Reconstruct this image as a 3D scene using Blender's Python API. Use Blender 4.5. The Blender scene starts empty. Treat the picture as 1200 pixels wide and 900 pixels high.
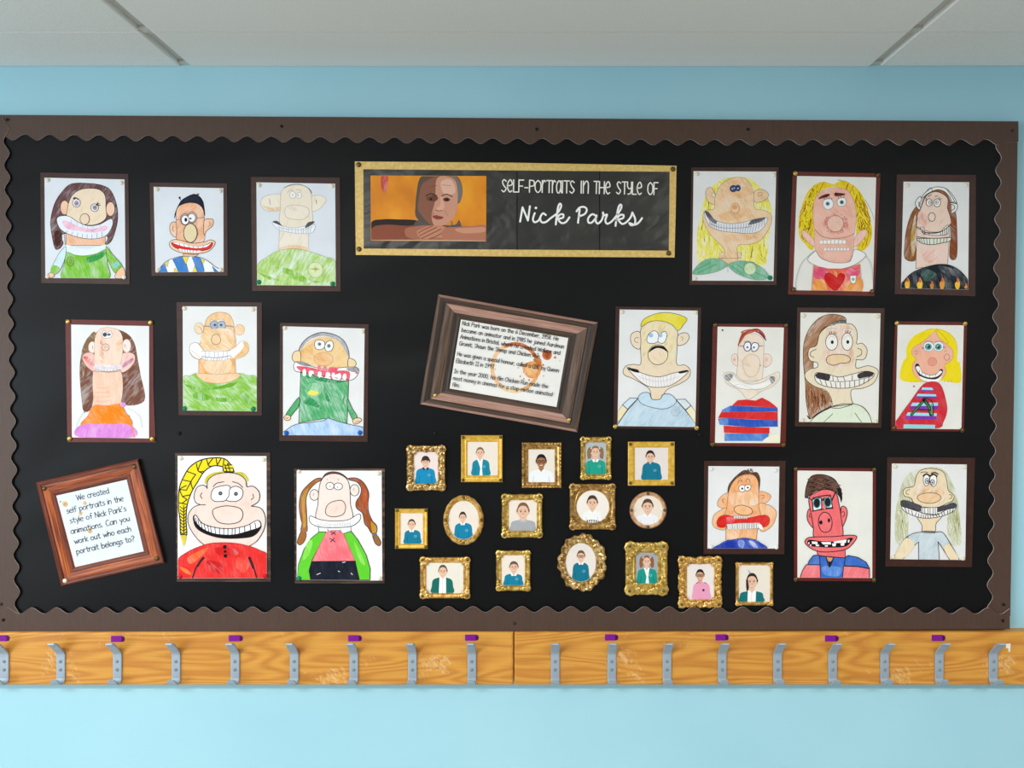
import bpy, bmesh, math, random
from mathutils import Vector, geometry
random.seed(7)
C = bpy.context.scene.collection
PI = math.pi
# ---------------------------------------------------------------- survey of the wall
FPX = 906.0            # focal length in pixels of a 1200 px wide frame
S = 0.0015             # metres on the wall per pixel
D = FPX * S            # camera distance from the wall
CX, CY = 623.0, 422.0  # point of the wall straight ahead of the lens
CZ = 1.90              # lens height
BOARD = 0.012          # front of the pin board
PAPER = 0.0128         # front of the black backing paper
def at(px, py, d=0.0):
    s = S * (D - d) / D
    return Vector(((px - CX) * s, -d, CZ - (py - CY) * s))
def lin(h):
    h = h.lstrip('#')
    out = []
    for i in (0, 2, 4):
        c = int(h[i:i + 2], 16) / 255
        out.append(c / 12.92 if c <= 0.04045 else ((c + 0.055) / 1.055) ** 2.4)
    return tuple(out) + (1.0,)
# ---------------------------------------------------------------- materials
MATS = {}
def base_mat(key, rough=0.6, spec=0.3, metal=0.0):
    m = bpy.data.materials.new(key); m.use_nodes = True
    nt = m.node_tree; b = nt.nodes['Principled BSDF']
    b.inputs['Roughness'].default_value = rough
    b.inputs['Specular IOR Level'].default_value = spec
    b.inputs['Metallic'].default_value = metal
    return m, nt, b
def N(nt, kind, **kw):
    n = nt.nodes.new(kind)
    for k, v in kw.items():
        if isinstance(v, (int, float, tuple)) and k in [i.name for i in n.inputs]: n.inputs[k].default_value = v
        else: setattr(n, k, v)
    return n
def stretched(nt, angle, sx, sy, sz, coord='Object'):
    tc = nt.nodes.new('ShaderNodeTexCoord')
    r = nt.nodes.new('ShaderNodeVectorRotate'); r.rotation_type = 'Y_AXIS'; r.inputs['Angle'].default_value = angle
    mp = nt.nodes.new('ShaderNodeMapping'); mp.inputs['Scale'].default_value = (sx, sy, sz)
    nt.links.new(tc.outputs[coord], r.inputs['Vector']); nt.links.new(r.outputs[0], mp.inputs['Vector'])
    return mp.outputs[0]
def noise(nt, vec, scale=1.0, detail=3.0, rough=0.5, dist=0.0):
    n = nt.nodes.new('ShaderNodeTexNoise')
    n.inputs['Scale'].default_value = scale; n.inputs['Detail'].default_value = detail
    n.inputs['Roughness'].default_value = rough; n.inputs['Distortion'].default_value = dist
    if vec is not None: nt.links.new(vec, n.inputs['Vector'])
    return n.outputs['Fac']
def ramp(nt, fac, stops):
    r = nt.nodes.new('ShaderNodeValToRGB'); e = r.color_ramp.elements
    while len(e) < len(stops): e.new(0.5)
    for i, (p, c) in enumerate(stops): e[i].position = p; e[i].color = c
    nt.links.new(fac, r.inputs['Fac'])
    return r.outputs['Color']
def bump(nt, b, height, strength=0.3, dist=0.002):
    n = nt.nodes.new('ShaderNodeBump'); n.inputs['Strength'].default_value = strength; n.inputs['Distance'].default_value = dist
    nt.links.new(height, n.inputs['Height']); nt.links.new(n.outputs[0], b.inputs['Normal'])
def mixc(a, b, t): return tuple(a[i] * (1 - t) + b[i] * t for i in range(3)) + (1.0,)
WHITE = lin('e6e8ea')
def ink(col, rough=0.8):
    k = ('ink', col)
    if k not in MATS:
        m, nt, b = base_mat('ink ' + col, rough, 0.15); b.inputs['Base Color'].default_value = lin(col); MATS[k] = m
    return MATS[k]
def crayon(col, st=0.4):
    """coloured pencil or felt pen: strokes that let the paper show through"""
    st = round(st, 2); k = ('crayon', col, st)
    if k not in MATS:
        m, nt, b = base_mat('crayon ' + col, 0.85, 0.12)
        c = lin(col); a = (hash(col) if False else sum(ord(q) * (i + 3) for i, q in enumerate(col))) % 17
        ang = -0.9 + a * 0.11
        v = stretched(nt, ang, 420, 420, 60)
        f = noise(nt, v, 1.0, 3.0, 0.6)
        big = noise(nt, stretched(nt, ang + .3, 60, 60, 35), 1.0, 2.0)
        mul = nt.nodes.new('ShaderNodeMath'); mul.operation = 'ADD'; nt.links.new(f, mul.inputs[0]); nt.links.new(big, mul.inputs[1])
        hal = nt.nodes.new('ShaderNodeMath'); hal.operation = 'MULTIPLY'; hal.inputs[1].default_value = 0.5; nt.links.new(mul.outputs[0], hal.inputs[0])
        dark = tuple(x * (1 - 0.4 * st) for x in c[:3]) + (1,)
        col_o = ramp(nt, hal.outputs[0], [(0.36, dark), (0.48, c), (0.64, mixc(c, WHITE, min(0.95, st * st * 1.7)))])
        nt.links.new(col_o, b.inputs['Base Color']); MATS[k] = m
    return MATS[k]
def sheet_mat(col, key='sheet', var=0.04):
    k = (key, col)
    if k not in MATS:
        m, nt, b = base_mat(key + ' ' + col, 0.7, 0.2)
        f = noise(nt, stretched(nt, 0, 18, 18, 18), 1.0, 4.0)
        c = lin(col); nt.links.new(ramp(nt, f, [(0.3, tuple(x * (1 - var * 2) for x in c[:3]) + (1,)), (0.7, c)]), b.inputs['Base Color'])
        bump(nt, b, noise(nt, stretched(nt, 0, 30, 30, 22), 1.0, 3.0), 0.12, 0.004)
        MATS[k] = m
    return MATS[k]
def wood_mat(key, dark, mid, light, ang=0.0, sx=300, sz=14, rough=0.5, lo=0.32, hi=0.68, spec=0.3):
    k = ('wood', key)
    if k not in MATS:
        m, nt, b = base_mat(key, rough, spec)
        f = noise(nt, stretched(nt, ang, sx, sx, sz), 1.0, 5.0, 0.6, 0.4)
        nt.links.new(ramp(nt, f, [(lo, lin(dark)), (0.5, lin(mid)), (hi, lin(light))]), b.inputs['Base Color'])
        bump(nt, b, f, 0.15, 0.001); MATS[k] = m
    return MATS[k]
def gold_mat(key, dark, mid, light, rough=0.34, metal=0.75):
    k = ('gold', key)
    if k not in MATS:
        m, nt, b = base_mat(key, rough, 0.5, metal)
        f = noise(nt, stretched(nt, 0.4, 160, 160, 160), 1.0, 4.0, 0.6)
        nt.links.new(ramp(nt, f, [(0.3, lin(dark)), (0.47, lin(mid)), (0.68, lin(light))]), b.inputs['Base Color'])
        bump(nt, b, noise(nt, stretched(nt, 0, 420, 420, 420), 1.0, 3.0), 0.1, 0.001); MATS[k] = m
    return MATS[k]
# ---------------------------------------------------------------- objects
def link_mesh(name, verts, faces, mats, parent=None, origin=None, fmat=None, smooth=False, smooth_f=None):
    """verts in world space; local to origin (or to the parent's place)"""
    o0 = origin if origin is not None else (WORLD_LOC[parent.name] if parent is not None else Vector((0, 0, 0)))
    me = bpy.data.meshes.new(name)
    me.from_pydata([Vector(v) - o0 for v in verts], [], faces)
    for m in (mats if isinstance(mats, (list, tuple)) else [mats]): me.materials.append(m)
    if fmat: me.polygons.foreach_set('material_index', fmat)
    if smooth: me.polygons.foreach_set('use_smooth', [True] * len(faces))
    if smooth_f: me.polygons.foreach_set('use_smooth', smooth_f)
    me.update()
    o = bpy.data.objects.new(name, me); C.objects.link(o)
    WORLD_LOC[o.name] = o0
    if parent is not None:
        o.parent = parent; o.location = o0 - WORLD_LOC[parent.name]
    else: o.location = o0
    return o
WORLD_LOC = {}
def thing(name, label, cat, loc, group=None):
    o = bpy.data.objects.new(name, None); C.objects.link(o); o.empty_display_size = 0.03
    o.location = loc; WORLD_LOC[o.name] = Vector(loc)
    o['label'] = label; o['category'] = cat
    if group: o['group'] = group
    return o
def structure(o): o['kind'] = 'structure'; return o
class Mesh:
    def __init__(s): s.v = []; s.f = []; s.m = []; s.sm = []
    def add(s, verts, faces, mi=0, smooth=False):
        n = len(s.v); s.v += [Vector(v) for v in verts]
        for f in faces: s.f.append([i + n for i in f]); s.m.append(mi); s.sm.append(smooth)
    def box(s, x0, x1, y0, y1, z0, z1, mi=0):
        v = [(x, y, z) for x in (x0, x1) for y in (y0, y1) for z in (z0, z1)]
        s.add(v, [(0, 1, 3, 2), (4, 6, 7, 5), (0, 4, 5, 1), (2, 3, 7, 6), (0, 2, 6, 4), (1, 5, 7, 3)], mi)
    def prism(s, poly, d0, d1, mi=0, side=None):
        """poly in photo-survey points [(px,py)], clockwise on the wall; from depth d0 (back) to d1 (front)"""
        n = len(poly); b = [at(*p, 0.0) for p in poly]; k = S * (D - d1) / D
        f = [at(p[0], p[1], d1) for p in poly]
        bk = [Vector((v.x, -d0, v.z)) for v in f]
        tri = geometry.tessellate_polygon([[Vector((v.x, v.z, 0)) for v in f]])
        if side is None: side = mi
        area = sum(f[i].x * f[(i + 1) % n].z - f[(i + 1) % n].x * f[i].z for i in range(n))
        fr = []
        for t in tri:
            a, b2, c = (f[i] for i in t)
            cr = (b2.x - a.x) * (c.z - a.z) - (b2.z - a.z) * (c.x - a.x)
            fr.append(tuple(t) if cr > 0 else tuple(reversed(t)))
        s.add(f, fr, mi)
        s.add(bk, [tuple(reversed(t)) for t in fr], mi)
        sides = []
        for i in range(n):
            j = (i + 1) % n
            q = (i, i + n, j + n, j)
            sides.append(q if area > 0 else tuple(reversed(q)))
        s.add(f + bk, sides, side)
    def tube(s, pts, radii, seg=10, mi=0, cap=True):
        rings = []
        for i, p in enumerate(pts):
            p = Vector(p); t = (Vector(pts[min(i + 1, len(pts) - 1)]) - Vector(pts[max(i - 1, 0)])).normalized()
            a = t.orthogonal().normalized(); b = t.cross(a)
            r = radii[i] if isinstance(radii, (list, tuple)) else radii
            rings.append([p + (a * math.cos(2 * PI * k / seg) + b * math.sin(2 * PI * k / seg)) * r for k in range(seg)])
        v = [q for r in rings for q in r]; f = []
        for i in range(len(rings) - 1):
            for k in range(seg):
                f.append((i * seg + k, i * seg + (k + 1) % seg, (i + 1) * seg + (k + 1) % seg, (i + 1) * seg + k))
        if cap: f.append(tuple(reversed(range(seg)))); f.append(tuple(range(len(v) - seg, len(v))))
        s.add(v, f, mi, True)
    def lathe(s, c, prof, seg=14, mi=0):
        """round about the axis that leaves the wall; prof [(radius, depth out of c)]"""
        v = []; f = []
        for r, d in prof:
            for k in range(seg):
                a = 2 * PI * k / seg; v.append((c[0] + r * math.cos(a), c[1] - d, c[2] + r * math.sin(a)))
        for i in range(len(prof) - 1):
            for k in range(seg):
                f.append((i * seg + k, i * seg + (k + 1) % seg, (i + 1) * seg + (k + 1) % seg, (i + 1) * seg + k))
        f.append(tuple(range(len(v) - seg, len(v))))
        s.add(v, f, mi, True)
    def build(s, name, mats, parent=None, origin=None, smooth=False):
        return link_mesh(name, s.v, s.f, mats, parent, origin, s.m, smooth, None if smooth else s.sm)
# ---------------------------------------------------------------- hand drawing
def P2(t):
    return [tuple(float(q) for q in w.split(',')) for w in t.split()] if isinstance(t, str) else [tuple(p) for p in t]
def spline(pts, closed=False, n=6):
    m = len(pts)
    if m < 3: return list(pts)
    out = []
    for i in range(m if closed else m - 1):
        if closed: a, b, c, e = pts[(i - 1) % m], pts[i], pts[(i + 1) % m], pts[(i + 2) % m]
        else: a, b, c, e = pts[max(i - 1, 0)], pts[i], pts[i + 1], pts[min(i + 2, m - 1)]
        for k in range(n):
            t = k / n; t2 = t * t; t3 = t2 * t
            out.append(tuple(0.5 * (2 * b[j] + (c[j] - a[j]) * t + (2 * a[j] - 5 * b[j] + 4 * c[j] - e[j]) * t2 + (3 * b[j] - a[j] - 3 * c[j] + e[j]) * t3) for j in (0, 1)))
    if not closed: out.append(pts[-1])
    return out
class Draw:
    """marks on a sheet: x0,y0 = survey origin, sc = units per survey pixel, d = depth of the sheet's face"""
    def __init__(s, x0, y0, sc, d, clip=None, step=1.5e-5):
        s.x0, s.y0, s.sc, s.d, s.step = x0, y0, sc, d, step
        s.clip = clip; s.k = 1; s.v = []; s.f = []; s.fm = []; s.mats = []; s.ix = {}
    def mi(s, m):
        if m.name not in s.ix: s.ix[m.name] = len(s.mats); s.mats.append(m)
        return s.ix[m.name]
    def inside(s, p):
        if not s.clip: return p
        x, y = p; n = len(s.clip)
        for _ in range(2):
            for i in range(n):
                (ax, ay), (bx, by) = s.clip[i], s.clip[(i + 1) % n]
                ex, ey = bx - ax, by - ay; L = math.hypot(ex, ey); nx, ny = -ey / L, ex / L
                q = (x - ax) * nx + (y - ay) * ny - 1.5
                if q < 0: x -= q * nx; y -= q * ny
        return (x, y)
    def put(s, pts, faces, mat, own=False):
        d = s.d + s.k * s.step; s.k += 1; n = len(s.v); m = s.mi(mat); lift = [0] * len(pts)
        if own:      # pieces of one stroke lie a hair above one another
            for i, f in enumerate(faces):
                for q in f: lift[q] = (i % 6) * 1.9e-6
        w = [at(s.x0 + p[0] / s.sc, s.y0 + p[1] / s.sc, d + h) for p, h in zip((s.inside(q) for q in pts), lift)]
        s.v += w
        for f in faces:
            a, b, c = w[f[0]], w[f[1]], w[f[2]]
            cr = (b.x - a.x) * (c.z - a.z) - (b.z - a.z) * (c.x - a.x)
            f = tuple(f) if cr > 0 else tuple(reversed(f))
            s.f.append([i + n for i in f]); s.fm.append(m)
    def poly(s, pts, mat):
        tri = geometry.tessellate_polygon([[Vector((p[0], p[1], 0)) for p in pts]])
        s.put(pts, tri, mat)
    def ribbon(s, pts, w, mat, closed=False):
        """a pen stroke: one quad a segment, a small disc where it turns"""
        q = [pts[0]]
        for p in pts[1:]:
            if math.hypot(p[0] - q[-1][0], p[1] - q[-1][1]) > w * .12: q.append(p)
        if closed: q.append(q[0])
        if len(q) < 2: return
        w = w * s.lw; h = w / 2; v = []; f = []
        def disc(p):
            n = len(v); v.extend((p[0] + h * math.cos(k * PI / 4), p[1] + h * math.sin(k * PI / 4)) for k in range(8)); f.append(tuple(range(n, n + 8)))
        last = None
        for i in range(len(q) - 1):
            (ax, ay), (bx, by) = q[i], q[i + 1]; l = math.hypot(bx - ax, by - ay) or 1; tx, ty = (bx - ax) / l, (by - ay) / l
            n = len(v); v += [(ax - ty * h, ay + tx * h), (bx - ty * h, by + tx * h), (bx + ty * h, by - tx * h), (ax + ty * h, ay - tx * h)]; f.append((n, n + 1, n + 2, n + 3))
            if w > 1 and last and tx * last[0] + ty * last[1] < .96: disc(q[i])
            last = (tx, ty)
        if w > 1 and not closed: disc(q[0]); disc(q[-1])
        s.put(v, f, mat, True)
    # --- short forms
    flat = False; lw = 1.0
    def fill(s, col, st): return ink(col, .5) if s.flat else crayon(col, st)
    def p(s, col, pts, o='2a2426', w=4, st=0.4, q=False):
        pp = P2(pts); pp = pp if q else spline(pp, True)
        if col: s.poly(pp, s.fill(col, st))
        if o: s.ribbon(pp, w, ink(o), True)
    def q(s, col, pts, o='2a2426', w=4, st=0.4): s.p(col, pts, o, w, st, True)
    def l(s, pts, w=4, col='2a2426', straight=False):
        pp = P2(pts); s.ribbon(pp if straight else spline(pp), w, ink(col))
    def e(s, col, cx, cy, rx, ry, o='2a2426', w=4, st=0.4, rot=0.0, n=28):
        c, sn = math.cos(rot), math.sin(rot)
        pp = [(cx + rx * math.cos(2 * PI * i / n) * c - ry * math.sin(2 * PI * i / n) * sn, cy + rx * math.cos(2 * PI * i / n) * sn + ry * math.sin(2 * PI * i / n) * c) for i in range(n)]
        if col: s.poly(pp, s.fill(col, st))
        if o: s.ribbon(pp, w, ink(o), True)
    def dot(s, cx, cy, r, col='1c1a1e', ry=None): s.e(col, cx, cy, r, ry or r, None, st=0.05, n=14)
    def t(s, top, bot, n, w=3, col='55505a', lean=0.0):
        a = spline(P2(top), False, 12); b = spline(P2(bot), False, 12)
        for i in range(1, n):
            u = i / n; pa = a[int(u * (len(a) - 1))]; pb = b[int(max(0, min(1, u + lean)) * (len(b) - 1))]
            s.ribbon([pa, pb], w, ink(col))
    def scrib(s, col, pts, n, amp, w=5, ang=1.3, seed=1):
        """pencil strokes scattered over an outline's inside"""
        rnd = random.Random(seed); pp = spline(P2(pts), True)
        xs = [p[0] for p in pp]; ys = [p[1] for p in pp]; k = 0; tries = 0
        def hit(x, y):
            c = False; j = len(pp) - 1
            for i in range(len(pp)):
                if (pp[i][1] > y) != (pp[j][1] > y) and x < (pp[j][0] - pp[i][0]) * (y - pp[i][1]) / (pp[j][1] - pp[i][1]) + pp[i][0]: c = not c
                j = i
            return c
        while k < n and tries < n * 12:
            tries += 1
            x = rnd.uniform(min(xs), max(xs)); y = rnd.uniform(min(ys), max(ys)); a = ang + rnd.uniform(-.25, .25); h = amp * rnd.uniform(.5, 1)
            p0 = (x - math.cos(a) * h, y - math.sin(a) * h); p1 = (x + math.cos(a) * h, y + math.sin(a) * h)
            if hit(*p0) and hit(*p1): s.ribbon([p0, (x + rnd.uniform(-3, 3), y), p1], w, ink(col)); s.k -= 1; k += 1
        s.k += 1
    def build(s, name, parent):
        return link_mesh(name, s.v, s.f, s.mats, parent, None, s.fm)
# ---------------------------------------------------------------- lettering (single strokes; ! = straight)
GL = {
 'a': (11, ['8,8 4,10 0,6 1,1 5,0 8,4', '!8,10 8,2 10,0']), 'b': (11, ['!0,16 0,0', '0,5 4,10 8,7 8,2 4,0 0,2']), 'c': (10, ['8,8 5,10 1,8 0,4 3,0 8,1']),
 'd': (11, ['8,7 4,10 0,6 1,1 4,0 8,4', '!8,16 8,0']), 'e': (11, ['0,5 8,6 7,9 4,10 0,7 0,3 4,0 8,1']), 'f': (9, ['8,15 5,16 3,13 3,6 3,0', '!0,9 7,9']),
 'g': (11, ['8,8 4,10 0,6 1,2 4,1 8,5', '8,10 8,3 8,-3 5,-6 1,-5']), 'h': (10, ['!0,16 0,0', '0,5 4,10 7,8 7,0']), 'i': (3, ['!0,10 0,0', '!0,13.6 0,14.4']),
 'j': (6, ['4,10 4,3 4,-3 2,-6 -1,-5', '!4,13.6 4,14.4']), 'k': (9, ['!0,16 0,0', '!7,10 0,4 7,0']), 'l': (3, ['!0,16 0,0']),
 'm': (14, ['!0,10 0,0', '0,6 3,10 5.5,8 5.5,0', '5.5,6 8,10 11,8 11,0']), 'n': (10, ['!0,10 0,0', '0,6 4,10 7,8 7,0']), 'o': (11, ['4,10 0,7 0,3 4,0 8,3 8,7 4,10']),
 'p': (11, ['!0,10 0,-6', '0,6 4,10 8,7 8,3 4,0 0,2']), 'r': (8, ['!0,10 0,0', '0,6 3,10 6,9']), 's': (9, ['7,9 3,10 1,8 4,5 7,3 4,0 0,1']),
 't': (9, ['3,15 3,8 3,2 5,0 7,1', '!0,10 7,10']), 'u': (10, ['0,10 0,3 3,0 7,4', '!7,10 7,0']), 'v': (10, ['!0,10 4,0 8,10']), 'w': (14, ['!0,10 3,0 6,8 9,0 12,10']),
 'x': (10, ['!0,10 8,0', '!8,10 0,0']), 'y': (10, ['!0,10 4,1', '!8,10 2,-6']), 'Y': (10, ['0,16 0,10 4,7 8,9', '8,16 8,6 6,1 1,0']), 'z': (10, ['!0,10 7,10 0,0 8,0']),
 'A': (13, ['!0,0 5,16 11,0', '!2,6 9,6']), 'B': (12, ['!0,0 0,16', '0,16 7,15 7,10 0,9', '0,9 9,7 9,2 0,0']), 'C': (12, ['10,14 5,16 0,9 2,1 6,0 10,2']), 'D': (13, ['!0,0 0,16', '0,16 8,14 10,8 7,2 0,0']),
 'E': (11, ['!9,16 0,16 0,0 9,0', '!0,8 7,8']), 'F': (11, ['!9,16 0,16 0,0', '!0,8 7,8']), 'G': (13, ['10,14 5,16 0,9 2,1 6,0 10,3', '!6,7 11,7 10,0']), 'H': (13, ['!0,16 0,0', '!10,16 10,0', '!0,8 10,8']),
 'I': (8, ['!3,16 3,0', '!0,16 6,16', '!0,0 6,0']), 'L': (10, ['!0,16 0,0 8,0']), 'N': (13, ['!0,0 0,16 9,0 10,16']), 'O': (13, ['5,16 0,12 0,4 5,0 10,4 10,12 5,16']), 'P': (11, ['!0,0 0,16', '0,16 8,15 8,9 0,8']),
 'Q': (14, ['5,16 0,12 0,4 5,0 10,4 10,12 5,16', '!6,4 12,-2']), 'R': (12, ['!0,0 0,16', '0,16 8,15 8,9 0,8', '!3,8 10,0']), 'S': (11, ['8,14 4,16 1,13 4,8 8,4 4,0 0,2']), 'T': (11, ['!0,16 10,16', '!5,16 5,0']), 'W': (17, ['!0,16 4,0 8,13 12,0 15,16']),
 '0': (11, ['4,16 0,12 0,4 4,0 8,4 8,12 4,16']), '1': (8, ['!0,13 4,16 4,0', '!0,0 7,0']), '2': (11, ['0,13 4,16 8,13 6,7 0,0', '!0,0 9,0']), '5': (11, ['!8,16 1,16 0,9', '0,9 5,10 8,6 6,1 0,1']),
 '6': (11, ['7,16 2,11 0,5 3,0 8,3 6,8 1,6']), '7': (10, ['!0,16 8,16 3,0']), '8': (11, ['4,8 0,12 4,16 8,12 4,8 0,4 4,0 8,4 4,8']), '9': (11, ['8,13 4,16 0,12 3,8 8,12', '!8,13 6,0']),
 '.': (5, ['!0,0 0,1']), ',': (5, ['!1,1 0,-3']), '?': (9, ['0,13 3,16 7,13 6,9 3,7 3,4', '!3,0 3,1']), "'": (4, ['!1,16 0,12']), '-': (9, ['!0,6 6,6']), ' ': (7, []),
}
def write(dr, text, p0, p1, xh, w, col, tall='', scale_tall=1.6):
    """text along the baseline p0 -> p1 (drawing units), letters of x-height xh; those in tall are stretched to capital height"""
    adv = sum(GL[c][0] for c in text) - 2
    ux, uy = (p1[0] - p0[0]) / adv, (p1[1] - p0[1]) / adv
    L = math.hypot(ux, uy); nx, ny = uy / L, -ux / L
    x = 0; m = ink(col)
    for c in text:
        a, strokes = GL[c]
        for st in strokes:
            straight = st[0] == '!'; pts = P2(st.lstrip('!'))
            if not straight: pts = spline(pts, False, 4)
            ys = (scale_tall if c in tall else 1.0) * xh / 10
            pp = [(p0[0] + ux * (x + q[0]) + nx * q[1] * ys, p0[1] + uy * (x + q[0]) + ny * q[1] * ys) for q in pts]
            dr.ribbon(pp, w, m); dr.k -= .8
        x += a
    dr.k = int(dr.k) + 1
# ---------------------------------------------------------------- the eighteen drawings (units: close-up pixels of each sheet)
K = '2a2426'; G = '77727a'; LG = '9a969c'
def d_brown_bob(d):
    d.p('6b4a4c', '270,128 400,124 500,140 560,180 600,280 608,380 590,470 560,545 520,565 515,500 215,490 212,560 180,600 150,590 125,470 122,380 150,270 200,190', '3a2226', 5, .45)
    d.p('4a2a20', '150,480 190,470 205,520 185,570 155,575', None, st=.2)
    d.e('f3c3a4', 222, 300, 32, 52); d.e('f3c3a4', 555, 310, 32, 52)
    d.q('f0b894', '232,480 232,575 518,575 518,480', K, 3, .4)
    d.p('eed8bd', '240,400 245,290 275,215 330,172 400,160 470,168 515,210 522,300 520,380 440,425 330,420', K, 4, .25)
    d.p('e6e9f2', '165,400 180,365 250,362 330,410 400,432 480,420 560,380 570,430 520,505 420,528 300,510 200,465', K, 4, .2)
    d.p('f0b9cf', '205,400 250,400 330,440 430,455 520,430 530,460 440,480 330,470 235,450', None, st=.6)
    d.t('215,460 320,485 420,495 520,470', '205,468 310,515 420,528 520,505', 9, 3, G)
    d.t('240,370 330,415 420,432 540,395', '235,400 330,440 420,452 530,425', 7, 2, LG)
    d.e('e9e4ec', 308, 265, 28, 32); d.e('b9aab8', 308, 268, 13, 16); d.dot(308, 270, 6, '4a4450')
    d.e('e9e4ec', 440, 300, 28, 28); d.e('b9aab8', 442, 300, 13, 14); d.dot(442, 300, 6, '4a4450')
    d.l('285,235 300,228 320,240', 8); d.l('290,225 296,240', 5); d.l('455,285 462,262', 5); d.l('460,285 482,280', 5); d.l('450,280 470,270', 6)
    d.e('ecd2b6', 368, 383, 34, 40, K, 4, .2)
    d.p('e4edf3', '235,570 370,600 520,570 540,610 440,650 360,660 230,620', None, st=.2)
    d.p('7dbf3c', '232,625 300,645 370,650 450,635 530,605 532,700 530,825 215,825 222,700', '3e5a3a', 3, .5)
    d.p('3f9e4c', '380,665 440,645 520,615 500,660 440,690 385,700', None, st=.5)
    d.p('cfe6ee', '232,585 190,620 150,690 120,765 165,780 205,720 228,650', K, 3, .3); d.p('86c24e', '135,720 185,735 165,778 120,765', None, st=.4)
    d.p('7dbf3c', '525,580 570,640 640,725 590,775 545,700 525,640', K, 3, .5); d.p('7fc9c9', '600,690 620,715 590,740 575,720', None, st=.5)
    d.e('ecc09a', 122, 792, 25, 18, K, 3); d.p('eebf98', '600,770 640,730 662,775 650,810 590,810', K, 3)
    d.e(None, 265, 690, 26, 32, '5f5a3a', 4); d.l('255,705 262,670 275,690 262,700 278,705', 3, '6a6040')
    d.l('218,490 225,560 225,575', 3)
def d_glasses_quiff(d):
    d.p('1d2436', '250,365 255,320 285,250 320,205 400,165 450,175 490,230 505,340 490,290 440,240 380,232 300,255 268,300', '10131c', 4, .12)
    for a in ('300,210 285,190', '430,175 445,158', '440,175 455,160', '460,190 492,235', '415,172 410,160'): d.l(a, 6, '10131c')
    d.dot(292, 192, 9, '10131c')
    d.p('f0b48c', '265,540 262,400 265,300 300,255 380,234 450,248 492,300 500,400 496,560 380,590', '5a3a30', 3, .55)
    d.p('f2bf9c', '262,405 220,405 208,450 222,500 262,520', '5a3a30', 4, .5); d.l('238,430 232,460 245,475', 4, '8a3a30')
    d.p('f2bf9c', '498,388 540,370 575,380 568,430 520,470 498,505', '5a3a30', 4, .5); d.l('545,400 548,425 535,435', 4, '8a3a30')
    d.l('262,378 305,380', 4, '8a6a68'); d.l('438,364 498,358', 4, '6a5a58')
    d.e('d9b2a4', 395, 360, 42, 48, '6a6068', 5); d.e('d9b2a4', 335, 375, 36, 48, '6a6068', 5)
    d.e('f2f4f6', 393, 362, 32, 36, K, 4, .05); d.e('f2f4f6', 338, 380, 32, 40, K, 4, .05)
    d.dot(344, 378, 12, ry=17); d.dot(383, 368, 8)
    d.p('f2c7a8', '215,560 250,545 300,552 400,575 500,565 550,548 590,565 580,600 540,640 480,660 400,665 300,655 230,625 205,590', '5a3a30', 4, .45)
    d.p('dd2f33', '222,575 260,572 340,600 420,608 500,596 560,570 568,590 540,625 470,640 390,640 310,632 250,610', '3a1a1c', 4, .15)
    d.p('f5f5f5', '235,572 290,575 380,598 440,606 520,590 558,570 520,606 440,618 380,612 310,600', None, st=.02)
    d.p('f5f5f5', '285,622 340,630 420,638 470,640 440,656 380,652 310,642', None, st=.02)
    d.t('260,572 340,590 440,605 540,580', '270,592 350,608 440,618 520,606', 7, 3); d.t('290,622 340,630 400,636 465,640', '300,640 350,648 400,655 455,654', 7, 3)
    d.p('f3c19c', '320,668 345,665 400,672 448,668 415,690 340,690', '5a3a30', 3)
    d.p('f0f1ee', '120,830 130,780 180,730 250,700 320,686 420,688 500,710 570,760 620,830', '3a3a4a', 4, .05)
    for col, pt in (('3f7fc9', '122,822 135,775 165,750 190,820'), ('3f7fc9', '232,712 300,690 318,690 345,735 368,822 282,822'), ('3f7fc9', '395,695 440,690 475,710 500,800 498,822 438,822 415,745'), ('f0d82a', '315,690 370,690 342,755'), ('f0d82a', '165,750 200,725 188,775'), ('f0d82a', '250,785 282,822 245,822'), ('f0d82a', '420,765 440,822 402,822'), ('f0d82a', '470,708 502,720 486,755'), ('3f7fc9', '565,770 620,822 585,822')):
        d.q(col, pt, '3a4a6a', 2, .25)
    d.e('e6d2a8', 382, 490, 57, 80, K, 5, .3)
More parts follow.
